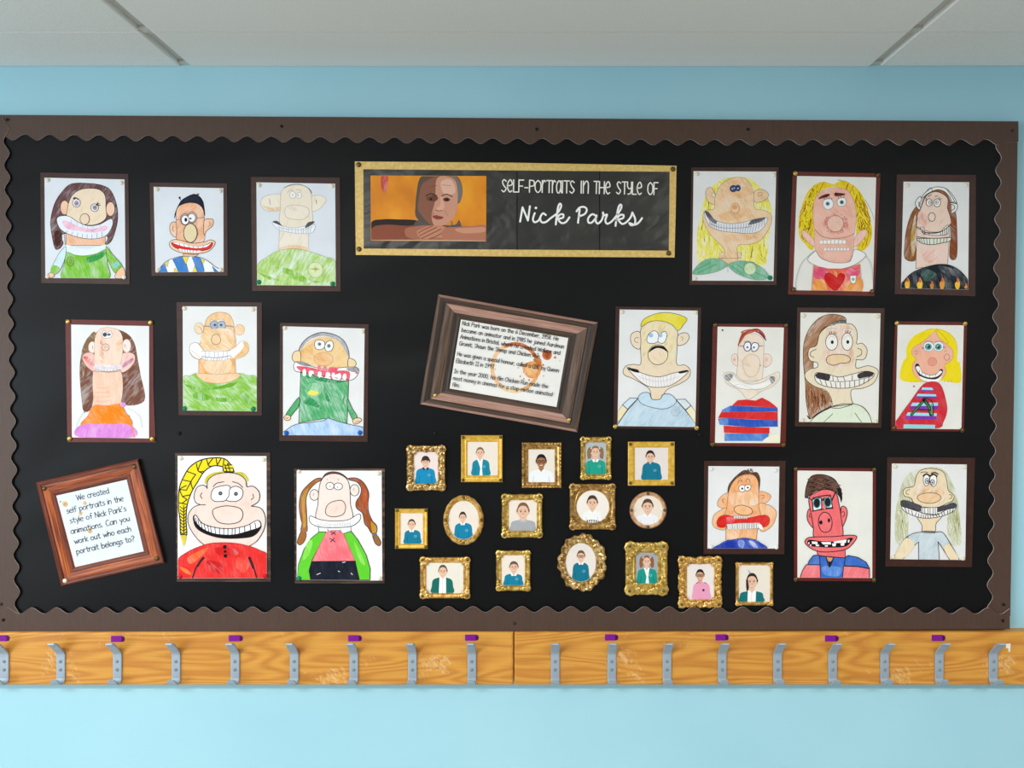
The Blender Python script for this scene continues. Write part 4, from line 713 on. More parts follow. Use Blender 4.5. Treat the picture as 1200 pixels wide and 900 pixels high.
def build_borders():
    m = border_mat(); edge = ink('c9bbb2', .8)
    def wave(u0, u1, mean, amp, period, phase, n=18):
        k = int((u1 - u0) / period * n); return [(u0 + (u1 - u0) * i / k, mean(u0 + (u1 - u0) * i / k) + amp * math.sin(2 * PI * (u0 + (u1 - u0) * i / k - phase) / period)) for i in range(k + 1)]
    e = .0014
    def strip(poly, lift, label, pins, loc):
        t = thing('border_strip', label, 'border trim', loc, 'scalloped brown borders round the board')
        s = Mesh(); s.prism(poly, PAPER + lift, PAPER + lift + e, 0, 1); s.build('scalloped_paper', [m, edge], t)
        for (x, y, k) in pins: pin(x, y, PAPER + lift + e, k, t, .0026)
    ty = lambda x: 134.6 + (x - 5) * .0064
    im = lambda x: 160.6 + min(x, 800) * .0078 - max(0, x - 1000) * .001
    w = wave(-22, 1176, im, 3.4, 28.9, 7)
    top = [(x, ty(x)) for x in range(-22, 1194, 76)] + [(1193.5, 142.2), (1193.5, 166)] + list(reversed(w))
    strip(top, .0012, 'dark brown scalloped paper border along the top edge of the board', [(330, 148, 'black'), (629, 151.5, 'black'), (876.5, 151.5, 'black'), (1186, 153, 'brown')], at(590, 168, PAPER))
    li = lambda y: 7.3 + (y - 180) * .0235
    w = [(q, p) for p, q in wave(134.6, 724, li, 3.3, 28.6, 172)]
    strip([(-24, 134.6)] + w + [(-24, 724)], .0026, 'dark brown scalloped paper border down the left edge of the board', [(1.5, 708, 'brown'), (8, 140, 'brown')], at(-5, 724, PAPER))
    ri = lambda y: 1170.4 - max(0, y - 200) * .0205
    w = [(q, p) for p, q in wave(150, 722, ri, 3.3, 28.6, 178)]
    strip(w + [(1184, 722), (1188.5, 450), (1192.8, 150)], .0004, 'dark brown scalloped paper border down the right edge of the board', [(1176, 708.5, 'black')], at(1175, 722, PAPER))
    bm = lambda x: 716.0 - 1.8 * math.sin(PI * max(0, min(1, (x + 20) / 1200)))
    w = wave(-22, 1183.5, bm, 3.5, 28.75, 44)
    strip(w + [(1183.5, 737.2), (600, 739.6), (-22, 740.2)], .0036, 'dark brown scalloped paper border along the bottom edge above the coat rails', [(4, 726.5, 'black'), (603, 730.5, 'brown'), (1175, 727.3, 'black')], at(590, 740, PAPER))
build_borders()
# ---------------------------------------------------------------- coat rails
RF = 0.022
def rail_mat():
    m, nt, b = base_mat('varnished orange wood', 0.36, 0.4)
    low = noise(nt, stretched(nt, 0, 1.7, 12, 13), 1.0, 1.8, .45, .2)
    sn = nt.nodes.new('ShaderNodeMath'); sn.operation = 'MULTIPLY'; sn.inputs[1].default_value = 150.0; nt.links.new(low, sn.inputs[0])
    wv = nt.nodes.new('ShaderNodeMath'); wv.operation = 'SINE'; nt.links.new(sn.outputs[0], wv.inputs[0])
    wh = nt.nodes.new('ShaderNodeMath'); wh.operation = 'MULTIPLY_ADD'; wh.inputs[1].default_value = .5; wh.inputs[2].default_value = .5; nt.links.new(wv.outputs[0], wh.inputs[0])
    grain = ramp(nt, wh.outputs[0], [(0.0, lin('c17f34')), (0.35, lin('ca8a38')), (0.7, lin('d0923e')), (1.0, lin('d39740'))])
    fine = noise(nt, stretched(nt, 0, 12, 12, 500), 1.0, 3.0)
    mul = nt.nodes.new('ShaderNodeMix'); mul.data_type = 'RGBA'; mul.blend_type = 'MULTIPLY'; mul.inputs['Factor'].default_value = 0.35
    nt.links.new(grain, mul.inputs['A']); nt.links.new(ramp(nt, fine, [(0.3, (.6, .55, .5, 1)), (0.6, (1, 1, 1, 1))]), mul.inputs['B'])
    worn = noise(nt, stretched(nt, 0.7, 130, 130, 60), 1.0, 5.0, .7, 1.2); area = noise(nt, stretched(nt, 0, 9, 9, 14), 1.0, 2.0)
    mm = nt.nodes.new('ShaderNodeMath'); mm.operation = 'MULTIPLY'; nt.links.new(worn, mm.inputs[0]); nt.links.new(area, mm.inputs[1])
    sc = ramp(nt, mm.outputs[0], [(0.34, (0, 0, 0, 1)), (0.42, (.55, .55, .55, 1))])
    mw = nt.nodes.new('ShaderNodeMix'); mw.data_type = 'RGBA'; nt.links.new(sc, mw.inputs['Factor']); nt.links.new(mul.outputs['Result'], mw.inputs['A']); mw.inputs['B'].default_value = lin('e2bd88')
    nt.links.new(mw.outputs['Result'], b.inputs['Base Color'])
    return m
HOOK = {}
def hook(px, parent, steel):
    c = at(px, 800.0, RF + .002); c = Vector((c.x, -RF, c.z))
    if not HOOK:
        W, T = .0146, .0028; H = .0505
        path = [(.0300, H + .0262), (.0262, H + .0252), (.0225, H + .0222), (.0125, H + .0118), (.0045, H + .0035), (.0020, H - .001), (.0015, H - .006), (.0015, .012), (.0015, .0075), (.0028, .0036), (.0058, .0012), (.0098, .0006), (.0140, .0026), (.0186, .0072), (.0214, .0122)]
        v = []; f = []; n = len(path); prof = []
        for i, (o, z) in enumerate(path):
            a = path[max(i - 1, 0)]; b = path[min(i + 1, n - 1)]; tx, tz = b[0] - a[0], b[1] - a[1]; L = math.hypot(tx, tz); nx, nz = -tz / L, tx / L
            hw = W / 2 * (0.72 if i in (0, n - 1) else 1.0); h = T / 2
            for sx, sn in ((-1, -1), (-.82, -1.25), (.82, -1.25), (1, -1), (1, 1), (.82, 1.25), (-.82, 1.25), (-1, 1)):
                v.append((sx * hw, -(o + nx * sn * h * .8), z + nz * sn * h * .8))
        for i in range(n - 1):
            for k in range(8): f.append((i * 8 + k, i * 8 + (k + 1) % 8, i * 8 + 8 + (k + 1) % 8, i * 8 + 8 + k))
        f += [tuple(reversed(range(8))), tuple(range((n - 1) * 8, n * 8))]
        me = bpy.data.meshes.new('coat_hook'); me.from_pydata(v, [], f); me.materials.append(steel)
        bm = bmesh.new(); bm.from_mesh(me); bmesh.ops.recalc_face_normals(bm, faces=bm.faces); bm.to_mesh(me); bm.free()
        me.polygons.foreach_set('use_smooth', [False] * len(me.polygons)); HOOK['m'] = me
        s = Mesh(); r = .0028; s.lathe((0, 0, 0), [(r, -.0004), (r, .0006), (r * .75, .0013), (r * .3, .0016), (r * .2, .001)], 14)
        ms = bpy.data.meshes.new('screw'); ms.from_pydata(s.v, [], s.f); ms.materials.append(PINM.setdefault('screw', ink('7e8a92', .35))); HOOK['s'] = ms
    o = bpy.data.objects.new('coat_hook', HOOK['m']); C.objects.link(o); o.parent = parent; o.location = c - WORLD_LOC[parent.name]
    for z in (.0368, .0226):
        q = bpy.data.objects.new('screw', HOOK['s']); C.objects.link(q); q.parent = o; q.location = (0, -.0028, z)
def build_rails():
    wm = rail_mat(); steel, nt, b = base_mat('satin aluminium', 0.5, 0.5, 0.25); b.inputs['Base Color'].default_value = lin('9dabb7')
    purple = ink('7d1a8c', .45); dpurple = ink('4a0a58', .45)
    zt = at(0, 740.2, RF - .003).z; zb = at(0, 803.2, RF).z
    for (x0, x1, label, hooks, labels) in (
        (-60, 601.6, 'varnished orange wooden coat rail with nine hooks, left of the joint', (5.2, 71.2, 137.6, 206.3, 275.5, 344.8, 414.6, 483.3, 552.9), ((0 - 5, 11, 748), (130, 146, 748.8), (268, 284.5, 748), (408, 424, 748), (545, 561, 747.3))),
        (602.6, 1262, 'varnished orange wooden coat rail with nine hooks, right of the joint', (650.5, 716.8, 781.6, 846.2, 911.2, 975.6, 1036.6, 1100.6, 1164), ((709, 724.5, 747), (838.5, 854, 747), (967, 983, 748.2), (1092, 1108, 747.6)))):
        t = thing('coat_rail', label, 'coat rail', Vector(((at(x0, 0, RF).x + at(x1, 0, RF).x) / 2, -.01, zb)), 'coat rails under the board')
        xa, xb = at(x0, 0, RF).x, at(x1, 0, RF).x
        me = bpy.data.meshes.new('rail_board'); bm = bmesh.new(); bmesh.ops.create_cube(bm, size=1)
        for v in bm.verts: v.co = Vector((xa + (v.co.x + .5) * (xb - xa), -RF * (.5 - v.co.y), zb + (v.co.z + .5) * (zt - zb))) - WORLD_LOC[t.name]
        ed = [e for e in bm.edges if all(v.co.y < -.01 + 0.0 for v in e.verts)]
        bmesh.ops.bevel(bm, geom=ed, offset=.0042, segments=3, profile=.6, affect='EDGES'); bm.to_mesh(me); bm.free()
        me.materials.append(wm); o = bpy.data.objects.new('rail_board', me); C.objects.link(o); o.parent = t
        for h in hooks: hook(h, t, steel)
        for (a, b2, y) in labels:
            s = Mesh(); s.prism([(a, y - 3.5), (b2 - 3.2, y - 3.6), (b2 - 3.2, y + 3.5), (a, y + 3.6)], RF - .0001, RF + .0006, 0); s.prism([(b2 - 3.6, y - 3.2), (b2 - .9, y - 2.6), (b2, y), (b2 - .9, y + 2.9), (b2 - 3.6, y + 3.3)], RF - .0001, RF + .0008, 1)
            q = s.build('name_label', [purple, dpurple], t); q['label'] = 'purple rectangular label'
        if x0 > 0:
            s = Mesh(); s.prism([(1179, 754.5), (1184.4, 754.2), (1183.8, 764), (1182, 763.6), (1181.6, 759.5), (1179, 760)], RF - .0001, RF + .0005); s.build('torn_sticker', ink('ece7dc'), t)
build_rails()
# ---------------------------------------------------------------- the portraits
MOUNT = {'dark': wood_mat('dark brown card', '2e1812', '391e16', '44271d', 0, 60, 60, .45, .2, .8), 'red': wood_mat('red brown card', '4f170f', '5d1c13', '682117', 0, 60, 60, .45, .2, .8),
         'wood': wood_mat('printed dark timber', '1c1310', '3a2820', '6a4c38', 1.57, 120, 9, .5)}
PAPERM = {'cool': sheet_mat('dfe3ea'), 'plain': sheet_mat('e6e6e6'), 'warm': sheet_mat('e9e7e0'), 'white': sheet_mat('eef0f1')}
MD = PAPER + .0009; SD = MD + .0004
def portrait(x0, y0, sc, mount, paper, mk, pk, fn, label, pins, lw=1.0):
    mo = P2(mount); pa = P2(paper); sv = lambda p: (x0 + p[0] / sc, y0 + p[1] / sc)
    ms = [sv(p) for p in mo]; ps = [sv(p) for p in pa]
    base = at(sum(p[0] for p in ms) / len(ms), max(p[1] for p in ms), PAPER)
    t = thing('portrait_drawing', label, 'portrait drawing', base, 'self-portrait drawings pinned to the board')
    m = Mesh(); m.prism(ms, PAPER + .0001, MD); m.build('mount_card', MOUNT[mk], t)
    m = Mesh(); m.prism(ps, MD, SD); po = m.build('drawing_paper', PAPERM[pk], t)
    d = Draw(x0, y0, sc, SD, pa); d.lw = lw; fn(d); d.build('drawing', po)
    for (x, y, k) in pins: pin(*sv((x, y)), SD + .0006 if True else 0, k, t, .0036 if k in ('cream', 'white') else .0042, k + ' drawing pin')
cr = 'cream'
portrait(40, 195, 6.2083, '45,45 685,55 695,858 52,848', '75,82 657,95 665,815 82,812', 'dark', 'cool', d_brown_bob, 'drawing of a grinning girl with brown bob and green cardigan, in the top left corner', [(98, 100, cr), (634, 120, cr), (98, 802, cr), (654, 806, 'white')], lw=0.9)
portrait(170, 205, 7.2, '38,65 692,72 697,850 55,852', '72,100 660,112 662,818 88,822', 'dark', 'cool', d_glasses_quiff, 'drawing of a black-haired boy in glasses with red mouth and blue yellow diamond jumper', [(100, 122, cr), (634, 136, cr), (106, 808, cr), (638, 800, cr)], lw=1.15)
portrait(290, 200, 6.2087, '25,45 672,50 678,878 35,875', '65,85 638,95 643,838 70,833', 'dark', 'cool', d_big_ears_pale, 'faint drawing of a face with wide sideways ears and pale green badge jumper', [(84, 106, cr), (615, 112, cr), (84, 812, 'green'), (621, 824, 'green')], lw=0.85)
portrait(70, 370, 5.8065, '38,25 635,35 637,480 652,862 52,860', '78,60 608,70 607,835 83,828', 'red', 'plain', d_long_neck_orange, 'drawing of a long-necked girl with brown hair, orange and purple top on red-brown card', [(56, 40, 'brass'), (617, 46, 'brass'), (66, 836, 'brass'), (628, 838, 'brass')], lw=0.9)
portrait(200, 348, 6.25, '42,38 668,40 668,868 58,866', '88,68 630,72 632,838 90,832', 'dark', 'plain', d_orange_goggles, 'drawing of an orange bald head with grey round glasses and bright green jumper', [(100, 84, cr), (602, 92, cr), (103, 817, 'green'), (606, 821, 'green')])
portrait(322, 372, 6.0, '38,38 660,48 652,875 32,868', '58,62 632,78 622,830 58,828', 'dark', 'plain', d_red_fangs, 'drawing of a wide head with red gapped fangs, dark green jumper and tiny hands', [(70, 74, 'cream'), (618, 98, cr), (83, 813, 'blue'), (600, 811, 'blue')])
portrait(200, 525, 5.4545, '28,30 636,30 640,855 38,855', '45,50 612,52 615,832 45,835', 'wood', 'white', d_yellow_plait, 'drawing of a laughing face with long yellow plait and red buttoned jumper', [(66, 66, cr), (594, 74, cr), (62, 820, 'red'), (604, 818, 'red')], lw=1.25)
portrait(338, 540, 6.0, '40,55 678,55 675,862 45,862', '58,68 655,70 660,842 58,838', 'wood', 'white', d_auburn_bunches, 'drawing of a long face with two auburn bunches and green cardigan over pink top', [(73, 76, cr), (634, 90, cr), (75, 826, 'green'), (642, 826, cr)], lw=1.2)
portrait(715, 352, 5.806, '38,42 620,50 600,880 22,870', '65,62 597,70 580,862 50,855', 'dark', 'plain', d_yellow_flattop, 'drawing of a face with yellow flat-top hair looking up, in a pale blue top', [(80, 78, cr), (582, 82, cr), (34, 858, 'brass'), (588, 868, 'brass')])
portrait(803, 190, 6.1224, '45,38 670,38 655,882 30,880', '60,65 653,68 633,852 50,850', 'dark', 'plain', d_yellow_hair_grin, 'drawing of a wide orange grin with long pencilled yellow hair and green collar', [(82, 86, cr), (637, 92, cr), (68, 836, cr), (608, 830, 'green')])
portrait(920, 195, 5.8065, '52,35 650,48 608,882 20,870', '82,65 620,75 597,852 55,842', 'red', 'warm', d_heart_apron, 'drawing of a pink face with shaggy blond hair and red heart on orange top', [(70, 48, 'brass'), (630, 60, 'bronze'), (58, 838, 'bronze'), (592, 852, 'bronze')])
portrait(1042, 198, 5.921, '52,38 602,42 598,882 38,868', '100,88 555,92 548,838 82,828', 'dark', 'plain', d_headphones_flames, 'drawing of a girl in white headphones with yellow flames on black top, top right corner', [(124, 114, cr), (532, 114, cr)])
portrait(828, 372, 5.769, '42,42 550,45 535,875 22,868', '75,62 523,68 497,850 57,848', 'red', 'warm', d_striped_jumper_specs, 'drawing of a red-haired boy in purple glasses and red and blue striped jumper', [(58, 52, 'bronze'), (536, 54, 'bronze'), (40, 858, 'bronze'), (518, 862, 'bronze')], lw=0.9)
portrait(926, 354, 5.921, '48,38 655,42 632,872 32,862', '72,72 627,78 610,838 62,832', 'dark', 'warm', d_side_ponytail, 'drawing of a girl with long brown side ponytail, toothy grin and pale green top', [(92, 95, cr), (606, 100, cr), (84, 820, cr), (592, 826, cr)])
portrait(1040, 370, 6.4286, '58,42 600,48 575,872 25,868', '77,68 575,72 557,855 60,850', 'red', 'warm', d_blonde_letter_jumper, 'drawing of a blonde girl with green eyes and letter A on red striped jumper', [(70, 56, 'brass'), (584, 60, 'brass'), (46, 846, 'bronze'), (562, 862, 'bronze')])
portrait(818, 534, 7.377, '52,45 757,45 745,852 48,850', '90,90 703,95 693,803 82,803', 'dark', 'plain', d_red_lips_blue, 'drawing of an orange-faced boy with thick red lips and royal blue jumper', [(114, 116, 'white'), (668, 126, 'white'), (108, 788, 'white'), (676, 792, 'white')])
portrait(924, 542, 6.1644, '40,38 632,42 628,858 40,855', '65,58 608,65 605,835 65,832', 'red', 'warm', d_red_face_quiff, 'drawing of a bright red face with dark quiff, square glasses and blue collar', [(52, 48, 'bronze'), (618, 52, 'bronze'), (52, 844, 'bronze'), (616, 848, 'bronze')], lw=1.2)
portrait(1030, 530, 6.4286, '62,38 725,42 700,865 48,860', '98,85 662,92 650,812 85,805', 'dark', 'plain', d_khaki_hair_grin, 'drawing of a face with faint khaki hair, black-edged grin and grey T-shirt, bottom right corner', [(120, 106, cr), (646, 110, cr), (104, 788, cr), (630, 800, cr)], lw=1.1)
# ---------------------------------------------------------------- picture frames
def loop4(q, n):
    out = []
    for i in range(4):
        a, b = q[i], q[(i + 1) % 4]
        out += [(a[0] + (b[0] - a[0]) * k / n, a[1] + (b[1] - a[1]) * k / n) for k in range(n)]
    return out
def ellipse(cx, cy, rx, ry, n): return [(cx + rx * math.cos(2 * PI * i / n - 2.356), cy + ry * math.sin(2 * PI * i / n - 2.356)) for i in range(n)]
def moulding(mesh, outer, inner, prof, mod=None, mi=None, smooth=False):
    """sweep of profile [(across 0..1, height)] round the loops; mod(i, n, t) adds height; mi(i, n, j) picks the material"""
    n = len(outer); v = []; f = []; mm = []
    for j, (t, h) in enumerate(prof):
        for i in range(n):
            hh = h + (mod(i, n, t) if mod and 0 < j < len(prof) - 1 else 0)
            v.append(at(outer[i][0] + (inner[i][0] - outer[i][0]) * t, outer[i][1] + (inner[i][1] - outer[i][1]) * t, PAPER + max(hh, .0001)))
    base = len(mesh.v); mesh.v += v
    for j in range(len(prof) - 1):
        for i in range(n):
            k = (i + 1) % n; mesh.f.append([base + q for q in (j * n + k, j * n + i, (j + 1) * n + i, (j + 1) * n + k)][::-1][::-1]); mesh.m.append(mi(i, n, j) if mi else 0); mesh.sm.append(smooth)
def boss(mesh, px, py, r, h, base=0.0, mi=0, seg=8):
    c = at(px, py, PAPER + base); mesh.lathe(c, [(r, -.0002), (r * .97, h * .35), (r * .75, h * .75), (r * .4, h * .96), (r * .1, h)], seg, mi)
GOLDS = {'bright': gold_mat('bright yellow gold', 'c8982c', 'dcae3e', 'eec560', .4, .35), 'yellow': gold_mat('yellow gilt', '8c6824', 'c69e46', 'ecd284', .3, .65), 'antique': gold_mat('antique gilt', '54381a', 'b08644', 'ecd4a0', .3, .7),
         'brown': gold_mat('brown gilt', '6a4a20', 'a67c40', 'd8b06a', .32, .65), 'orange': gold_mat('orange gilt', '966428', 'd09c48', 'f2d088', .32, .65), 'rose': gold_mat('rose gilt', 'b87a4a', 'dca67a', 'f2d2ae', .34, .5)}
SKIN = 'e2b79c'
def kid(d, hx, hy, hw, hh, bx0, bx1, sy, by, top='1480a0', hair='4a3428', skin=SKIN, style='short', collar='white', specs=False, extra=None):
    cx = (bx0 + bx1) / 2; w = bx1 - bx0
    if style == 'pigtails':
        for sg in (-1, 1): d.p(hair, [(hx + sg * hw * .8, hy - hh * .9), (hx + sg * hw * 1.75, hy - hh * .75), (hx + sg * hw * 2.0, hy + hh * .4), (hx + sg * hw * 1.7, hy + hh * 1.25), (hx + sg * hw * 1.05, hy + hh * .9), (hx + sg * hw * 1.0, hy)], None, st=.3)
    if style == 'back': d.p(hair, [(hx - hw * .8, hy - hh), (hx - hw * 1.2, hy), (hx - hw * 1.1, hy + hh * 1.4), (hx - hw * .4, hy + hh * 1.1)], None, st=.15)
    # body
    d.p(top, [(bx0 + w * .02, by), (bx0, by - (by - sy) * .45), (bx0 + w * .05, sy + (by - sy) * .17), (bx0 + w * .24, sy + (by - sy) * .02), (hx, sy - .5), (bx1 - w * .24, sy + (by - sy) * .02), (bx1 - w * .05, sy + (by - sy) * .17), (bx1, by - (by - sy) * .45), (bx1 - w * .02, by)], None, st=.12)
    d.l([(bx0 + w * .17, by), (bx0 + w * .19, sy + (by - sy) * .5)], .5, '0d5a72' if top[0] in '01' else 'b8b0ae'); d.l([(bx1 - w * .17, by), (bx1 - w * .19, sy + (by - sy) * .5)], .5, '0d5a72' if top[0] in '01' else 'b8b0ae')
    if extra == 'cardigan':
        d.q('f1efec', [(hx - hw * .75, sy - .8), (hx + hw * .75, sy - .8), (cx + w * .06, sy + (by - sy) * .55), (cx + w * .1, by), (cx - w * .08, by), (cx - w * .03, sy + (by - sy) * .55)], None, st=.03)
    if extra == 'open':
        d.q('f1efec', [(hx - hw * .8, sy - .8), (hx + hw * .8, sy - .8), (cx + w * .17, by), (cx - w * .17, by)], None, st=.03); d.l([(cx, sy + 2), (cx, by)], .35, 'c4c0be')
    # neck, collar
    d.q(skin, [(hx - hw * .5, hy + hh * .6), (hx + hw * .5, hy + hh * .6), (hx + hw * .55, sy + .6), (hx, sy + 1.8), (hx - hw * .55, sy + .6)], None, st=.05)
    if collar:
        c = {'white': 'f2f1ef', 'navy': '1c3450'}.get(collar, collar)
        d.q(c, [(hx - hw * .85, sy - .6), (hx - hw * .45, sy - 1.2), (hx - .1, sy + 2.0), (hx - hw * .5, sy + 2.6)], None, st=.02); d.q(c, [(hx + hw * .85, sy - .6), (hx + hw * .45, sy - 1.2), (hx + .1, sy + 2.0), (hx + hw * .5, sy + 2.6)], None, st=.02)
    if extra == 'crest' or extra == 'cardigan': d.e(None, cx + w * .18, sy + (by - sy) * .45, 1.5, 1.1, '9ad0dc', .4)
    if extra == 'dot': d.dot(cx + w * .12, sy + (by - sy) * .45, 1.4, '3a1c34'); d.l([(bx0 + w * .2, sy + .8), (bx0 + w * .34, sy - .2)], .8, '54304a'); d.l([(bx1 - w * .2, sy + .8), (bx1 - w * .34, sy - .2)], .8, '54304a')
    if extra == 'pattern':
        for i in range(7): d.dot(cx - w * .36 + w * .12 * i, by - 1.6 - 1.3 * math.sin(i * .55), .8, '2c3438', 1.2)
        for i in range(5): d.dot(cx - w * .25 + w * .12 * i, by - .5, .7, '3c4448')
    # head
    d.e(skin, hx - hw * .98, hy + hh * .12, hw * .18, hh * .2, None, st=.05); d.e(skin, hx + hw * .98, hy + hh * .12, hw * .18, hh * .2, None, st=.05)
    hp = [(hx - hw * 1.02, hy + hh * .05), (hx - hw * 1.0, hy - hh * .5), (hx - hw * .62, hy - hh * 1.04), (hx, hy - hh * 1.2), (hx + hw * .62, hy - hh * 1.04), (hx + hw * 1.04, hy - hh * .5), (hx + hw * 1.02, hy + hh * .05)]
    d.p(hair, hp, None, st=.12)
    low = .55 if style in ('short', 'fringe') else .66
    d.p(skin, [(hx - hw * .9, hy - hh * .25), (hx - hw * .55, hy - hh * low), (hx, hy - hh * (low + (.04 if style == 'fringe' else .12))), (hx + hw * .55, hy - hh * low), (hx + hw * .9, hy - hh * .25), (hx + hw * .88, hy + hh * .3), (hx + hw * .5, hy + hh * .85), (hx, hy + hh * 1.02), (hx - hw * .5, hy + hh * .85), (hx - hw * .88, hy + hh * .3)], None, st=.08)
    if style == 'fringe': d.q(hair, [(hx - hw * .9, hy - hh * .7), (hx + hw * .9, hy - hh * .7), (hx + hw * .85, hy - hh * .2), (hx, hy - hh * .32), (hx - hw * .85, hy - hh * .2)], None, st=.1)
    for sg in (-1, 1):
        d.dot(hx + sg * hw * .38, hy - hh * .02, hw * .13, '2a2020', hh * .08); d.l([(hx + sg * hw * .2, hy - hh * .2), (hx + sg * hw * .58, hy - hh * .18)], hw * .1, '7a5a48')
        if specs: d.e(None, hx + sg * hw * .42, hy, hw * .36, hh * .22, '2a2426', hw * .12)
    d.l([(hx - hw * .05, hy + hh * .08), (hx + hw * .1, hy + hh * .3), (hx - hw * .1, hy + hh * .32)], hw * .1, 'b8826c')
    d.p('a85a52', [(hx - hw * .42, hy + hh * .48), (hx, hy + hh * .54), (hx + hw * .42, hy + hh * .48), (hx, hy + hh * .74)], None, st=.05)
    d.l([(hx - hw * .3, hy + hh * .53), (hx, hy + hh * .6), (hx + hw * .3, hy + hh * .53)], hh * .09, 'f4f0ec')
    if style == 'bow': d.q('8fa8c0', [(hx - hw * .9, hy - hh * 1.75), (hx - hw * .2, hy - hh * 1.2), (hx - hw * .45, hy - hh * 1.05)], None, st=.1); d.p(hair, [(hx - hw * .9, hy - hh * .6), (hx - hw * 1.15, hy + hh * .2), (hx - hw * 1.0, hy + hh * 1.2), (hx - hw * .6, hy + hh * .8)], None, st=.1)
    if style == 'pigtails':
        for sg in (-1, 1): d.dot(hx + sg * hw * .98, hy - hh * .75, hw * .22, 'd8c8c0')
PROF = {'flat': [(0, 0), (.03, .0022), (.12, .003), (.72, .003), (.8, .0019), (.92, .0019), (1, .0009)],
        'step': [(0, 0), (.04, .003), (.16, .0045), (.3, .0042), (.42, .0028), (.62, .0022), (.74, .003), (.84, .003), (.93, .0016), (1, .0009)],
        'deep': [(0, 0), (.03, .0035), (.14, .0052), (.28, .005), (.42, .0034), (.58, .0024), (.72, .002), (.8, .0028), (.9, .0026), (1, .0009)],
        'thin': [(0, 0), (.1, .0025), (.35, .0042), (.6, .004), (.8, .0022), (1, .0009)]}
def framed_photo(label, outer, inner, gold, prof, style, child, bg='e9ddd0', oval=False, round_in=False, pins='corners', pink='bronze', wob=0.0):
    """outer / inner: (x0,y0,x1,y1) on the survey"""
    ox0, oy0, ox1, oy1 = outer; ix0, iy0, ix1, iy1 = inner; cx, cy = (ox0 + ox1) / 2, (oy0 + oy1) / 2; icx, icy = (ix0 + ix1) / 2, (iy0 + iy1) / 2
    t = thing('framed_photo', label, 'framed photo', at(cx, oy1, PAPER), 'small gilt framed photos of pupils')
    nn = 96; q = [(ox0, oy0), (ox1, oy0), (ox1, oy1), (ox0, oy1)]
    O = ellipse(cx, cy, (ox1 - ox0) / 2, (oy1 - oy0) / 2, nn) if oval else loop4(q, nn // 4)
    I = ellipse(icx, icy, (ix1 - ix0) / 2, (iy1 - iy0) / 2, nn) if (oval or round_in) else loop4([(ix0, iy0), (ix1, iy0), (ix1, iy1), (ix0, iy1)], nn // 4)
    if wob:
        O2 = []
        for i, p in enumerate(O):
            u = i / nn; k = (abs(math.sin(u * PI * (12 if not oval else 16))) * wob) - wob * .5
            if style in ('scroll',): k = (math.sin(u * 2 * PI * 18) * .6 + math.sin(u * 2 * PI * 7 + 1) * .6) * wob
            vx, vy = p[0] - cx, p[1] - cy; L = math.hypot(vx, vy); O2.append((p[0] + vx / L * k, p[1] + vy / L * k))
        O = O2
    m = Mesh(); mod = None
    if style == 'ribbed': mod = lambda i, n, t: .0007 * math.sin(i * PI) if False else (.0006 if i % 2 else -.0004) * (1 if t < .4 else 0)
    if style in ('carved', 'scroll'): mod = lambda i, n, t: .0011 * math.sin(i * 1.35 + t * 5) * math.sin(i * .45 + 1) * (1 if t < .6 else .2)
    moulding(m, O, I, PROF[prof], mod)
    band = (ox1 - ox0 - (ix1 - ix0)) / 4
    rnd = random.Random(int(cx * 7 + cy)); px = S
    if style == 'ribbed':
        for i in range(0, nn, 2):
            x = O[i][0] + (I[i][0] - O[i][0]) * .2; y = O[i][1] + (I[i][1] - O[i][1]) * .2; boss(m, x, y, .0016, .0016, .0036, 0, 6)
    if style in ('carved', 'scroll', 'corner', 'leaf'):
        if oval:
            for k in range(4):
                a = k * PI / 2
                for s_, r_, rr in ((0, .86, 2.6), (.13, .9, 1.7), (-.13, .9, 1.7), (.24, .86, 1.3), (-.24, .86, 1.3)): boss(m, cx + (ox1 - ox0) / 2 * r_ * math.cos(a + s_), cy + (oy1 - oy0) / 2 * r_ * math.sin(a + s_), rr * px, .0026, .0032)
        else:
            for (x, y, sx, sy) in ((ox0, oy0, 1, 1), (ox1, oy0, -1, 1), (ox1, oy1, -1, -1), (ox0, oy1, 1, -1)):
                for (u, v, r) in ((1.0, 1.0, 1.3), (2.3, .8, .85), (.8, 2.3, .85), (3.3, .7, .6), (.7, 3.3, .6), (1.9, 1.9, .6)): boss(m, x + sx * u * band, y + sy * v * band, r * band * px, .0024, .0034)
            if style in ('carved', 'scroll'):
                for (x, y, hx, hy) in ((cx, oy0 + band * .9, 1, 0), (cx, oy1 - band * .9, 1, 0), (ox0 + band * .9, cy, 0, 1), (ox1 - band * .9, cy, 0, 1)):
                    for u, r in ((0, 1.0), (1.5, .65), (-1.5, .65), (2.6, .45), (-2.6, .45)): boss(m, x + hx * u * band, y + hy * u * band, r * band * px, .0022, .0034)
    if style in ('scroll', 'carved'):
        for k in range(90 if style == 'scroll' else 46):
            i = rnd.randrange(nn); tt = rnd.uniform(.08, .55 if style == 'scroll' else .4); x = O[i][0] + (I[i][0] - O[i][0]) * tt; y = O[i][1] + (I[i][1] - O[i][1]) * tt
            boss(m, x, y, rnd.uniform(.5, 1.0) * px * (1.5 if style == 'scroll' else 1.1), rnd.uniform(.0012, .0024), .0034, 0, 7)
    if style == 'rope':
        for i in range(0, nn, 3): boss(m, O[i][0] * .93 + I[i][0] * .07, O[i][1] * .93 + I[i][1] * .07, .0017, .0022, .002, 0, 6)
    m.build('gilt_frame', GOLDS[gold], t)
    ph = Mesh(); e = .6
    pp = ellipse(icx, icy, (ix1 - ix0) / 2 + e, (iy1 - iy0) / 2 + e, 40) if (oval or round_in) else [(ix0 - e, iy0 - e), (ix1 + e, iy0 - e), (ix1 + e, iy1 + e), (ix0 - e, iy1 + e)]
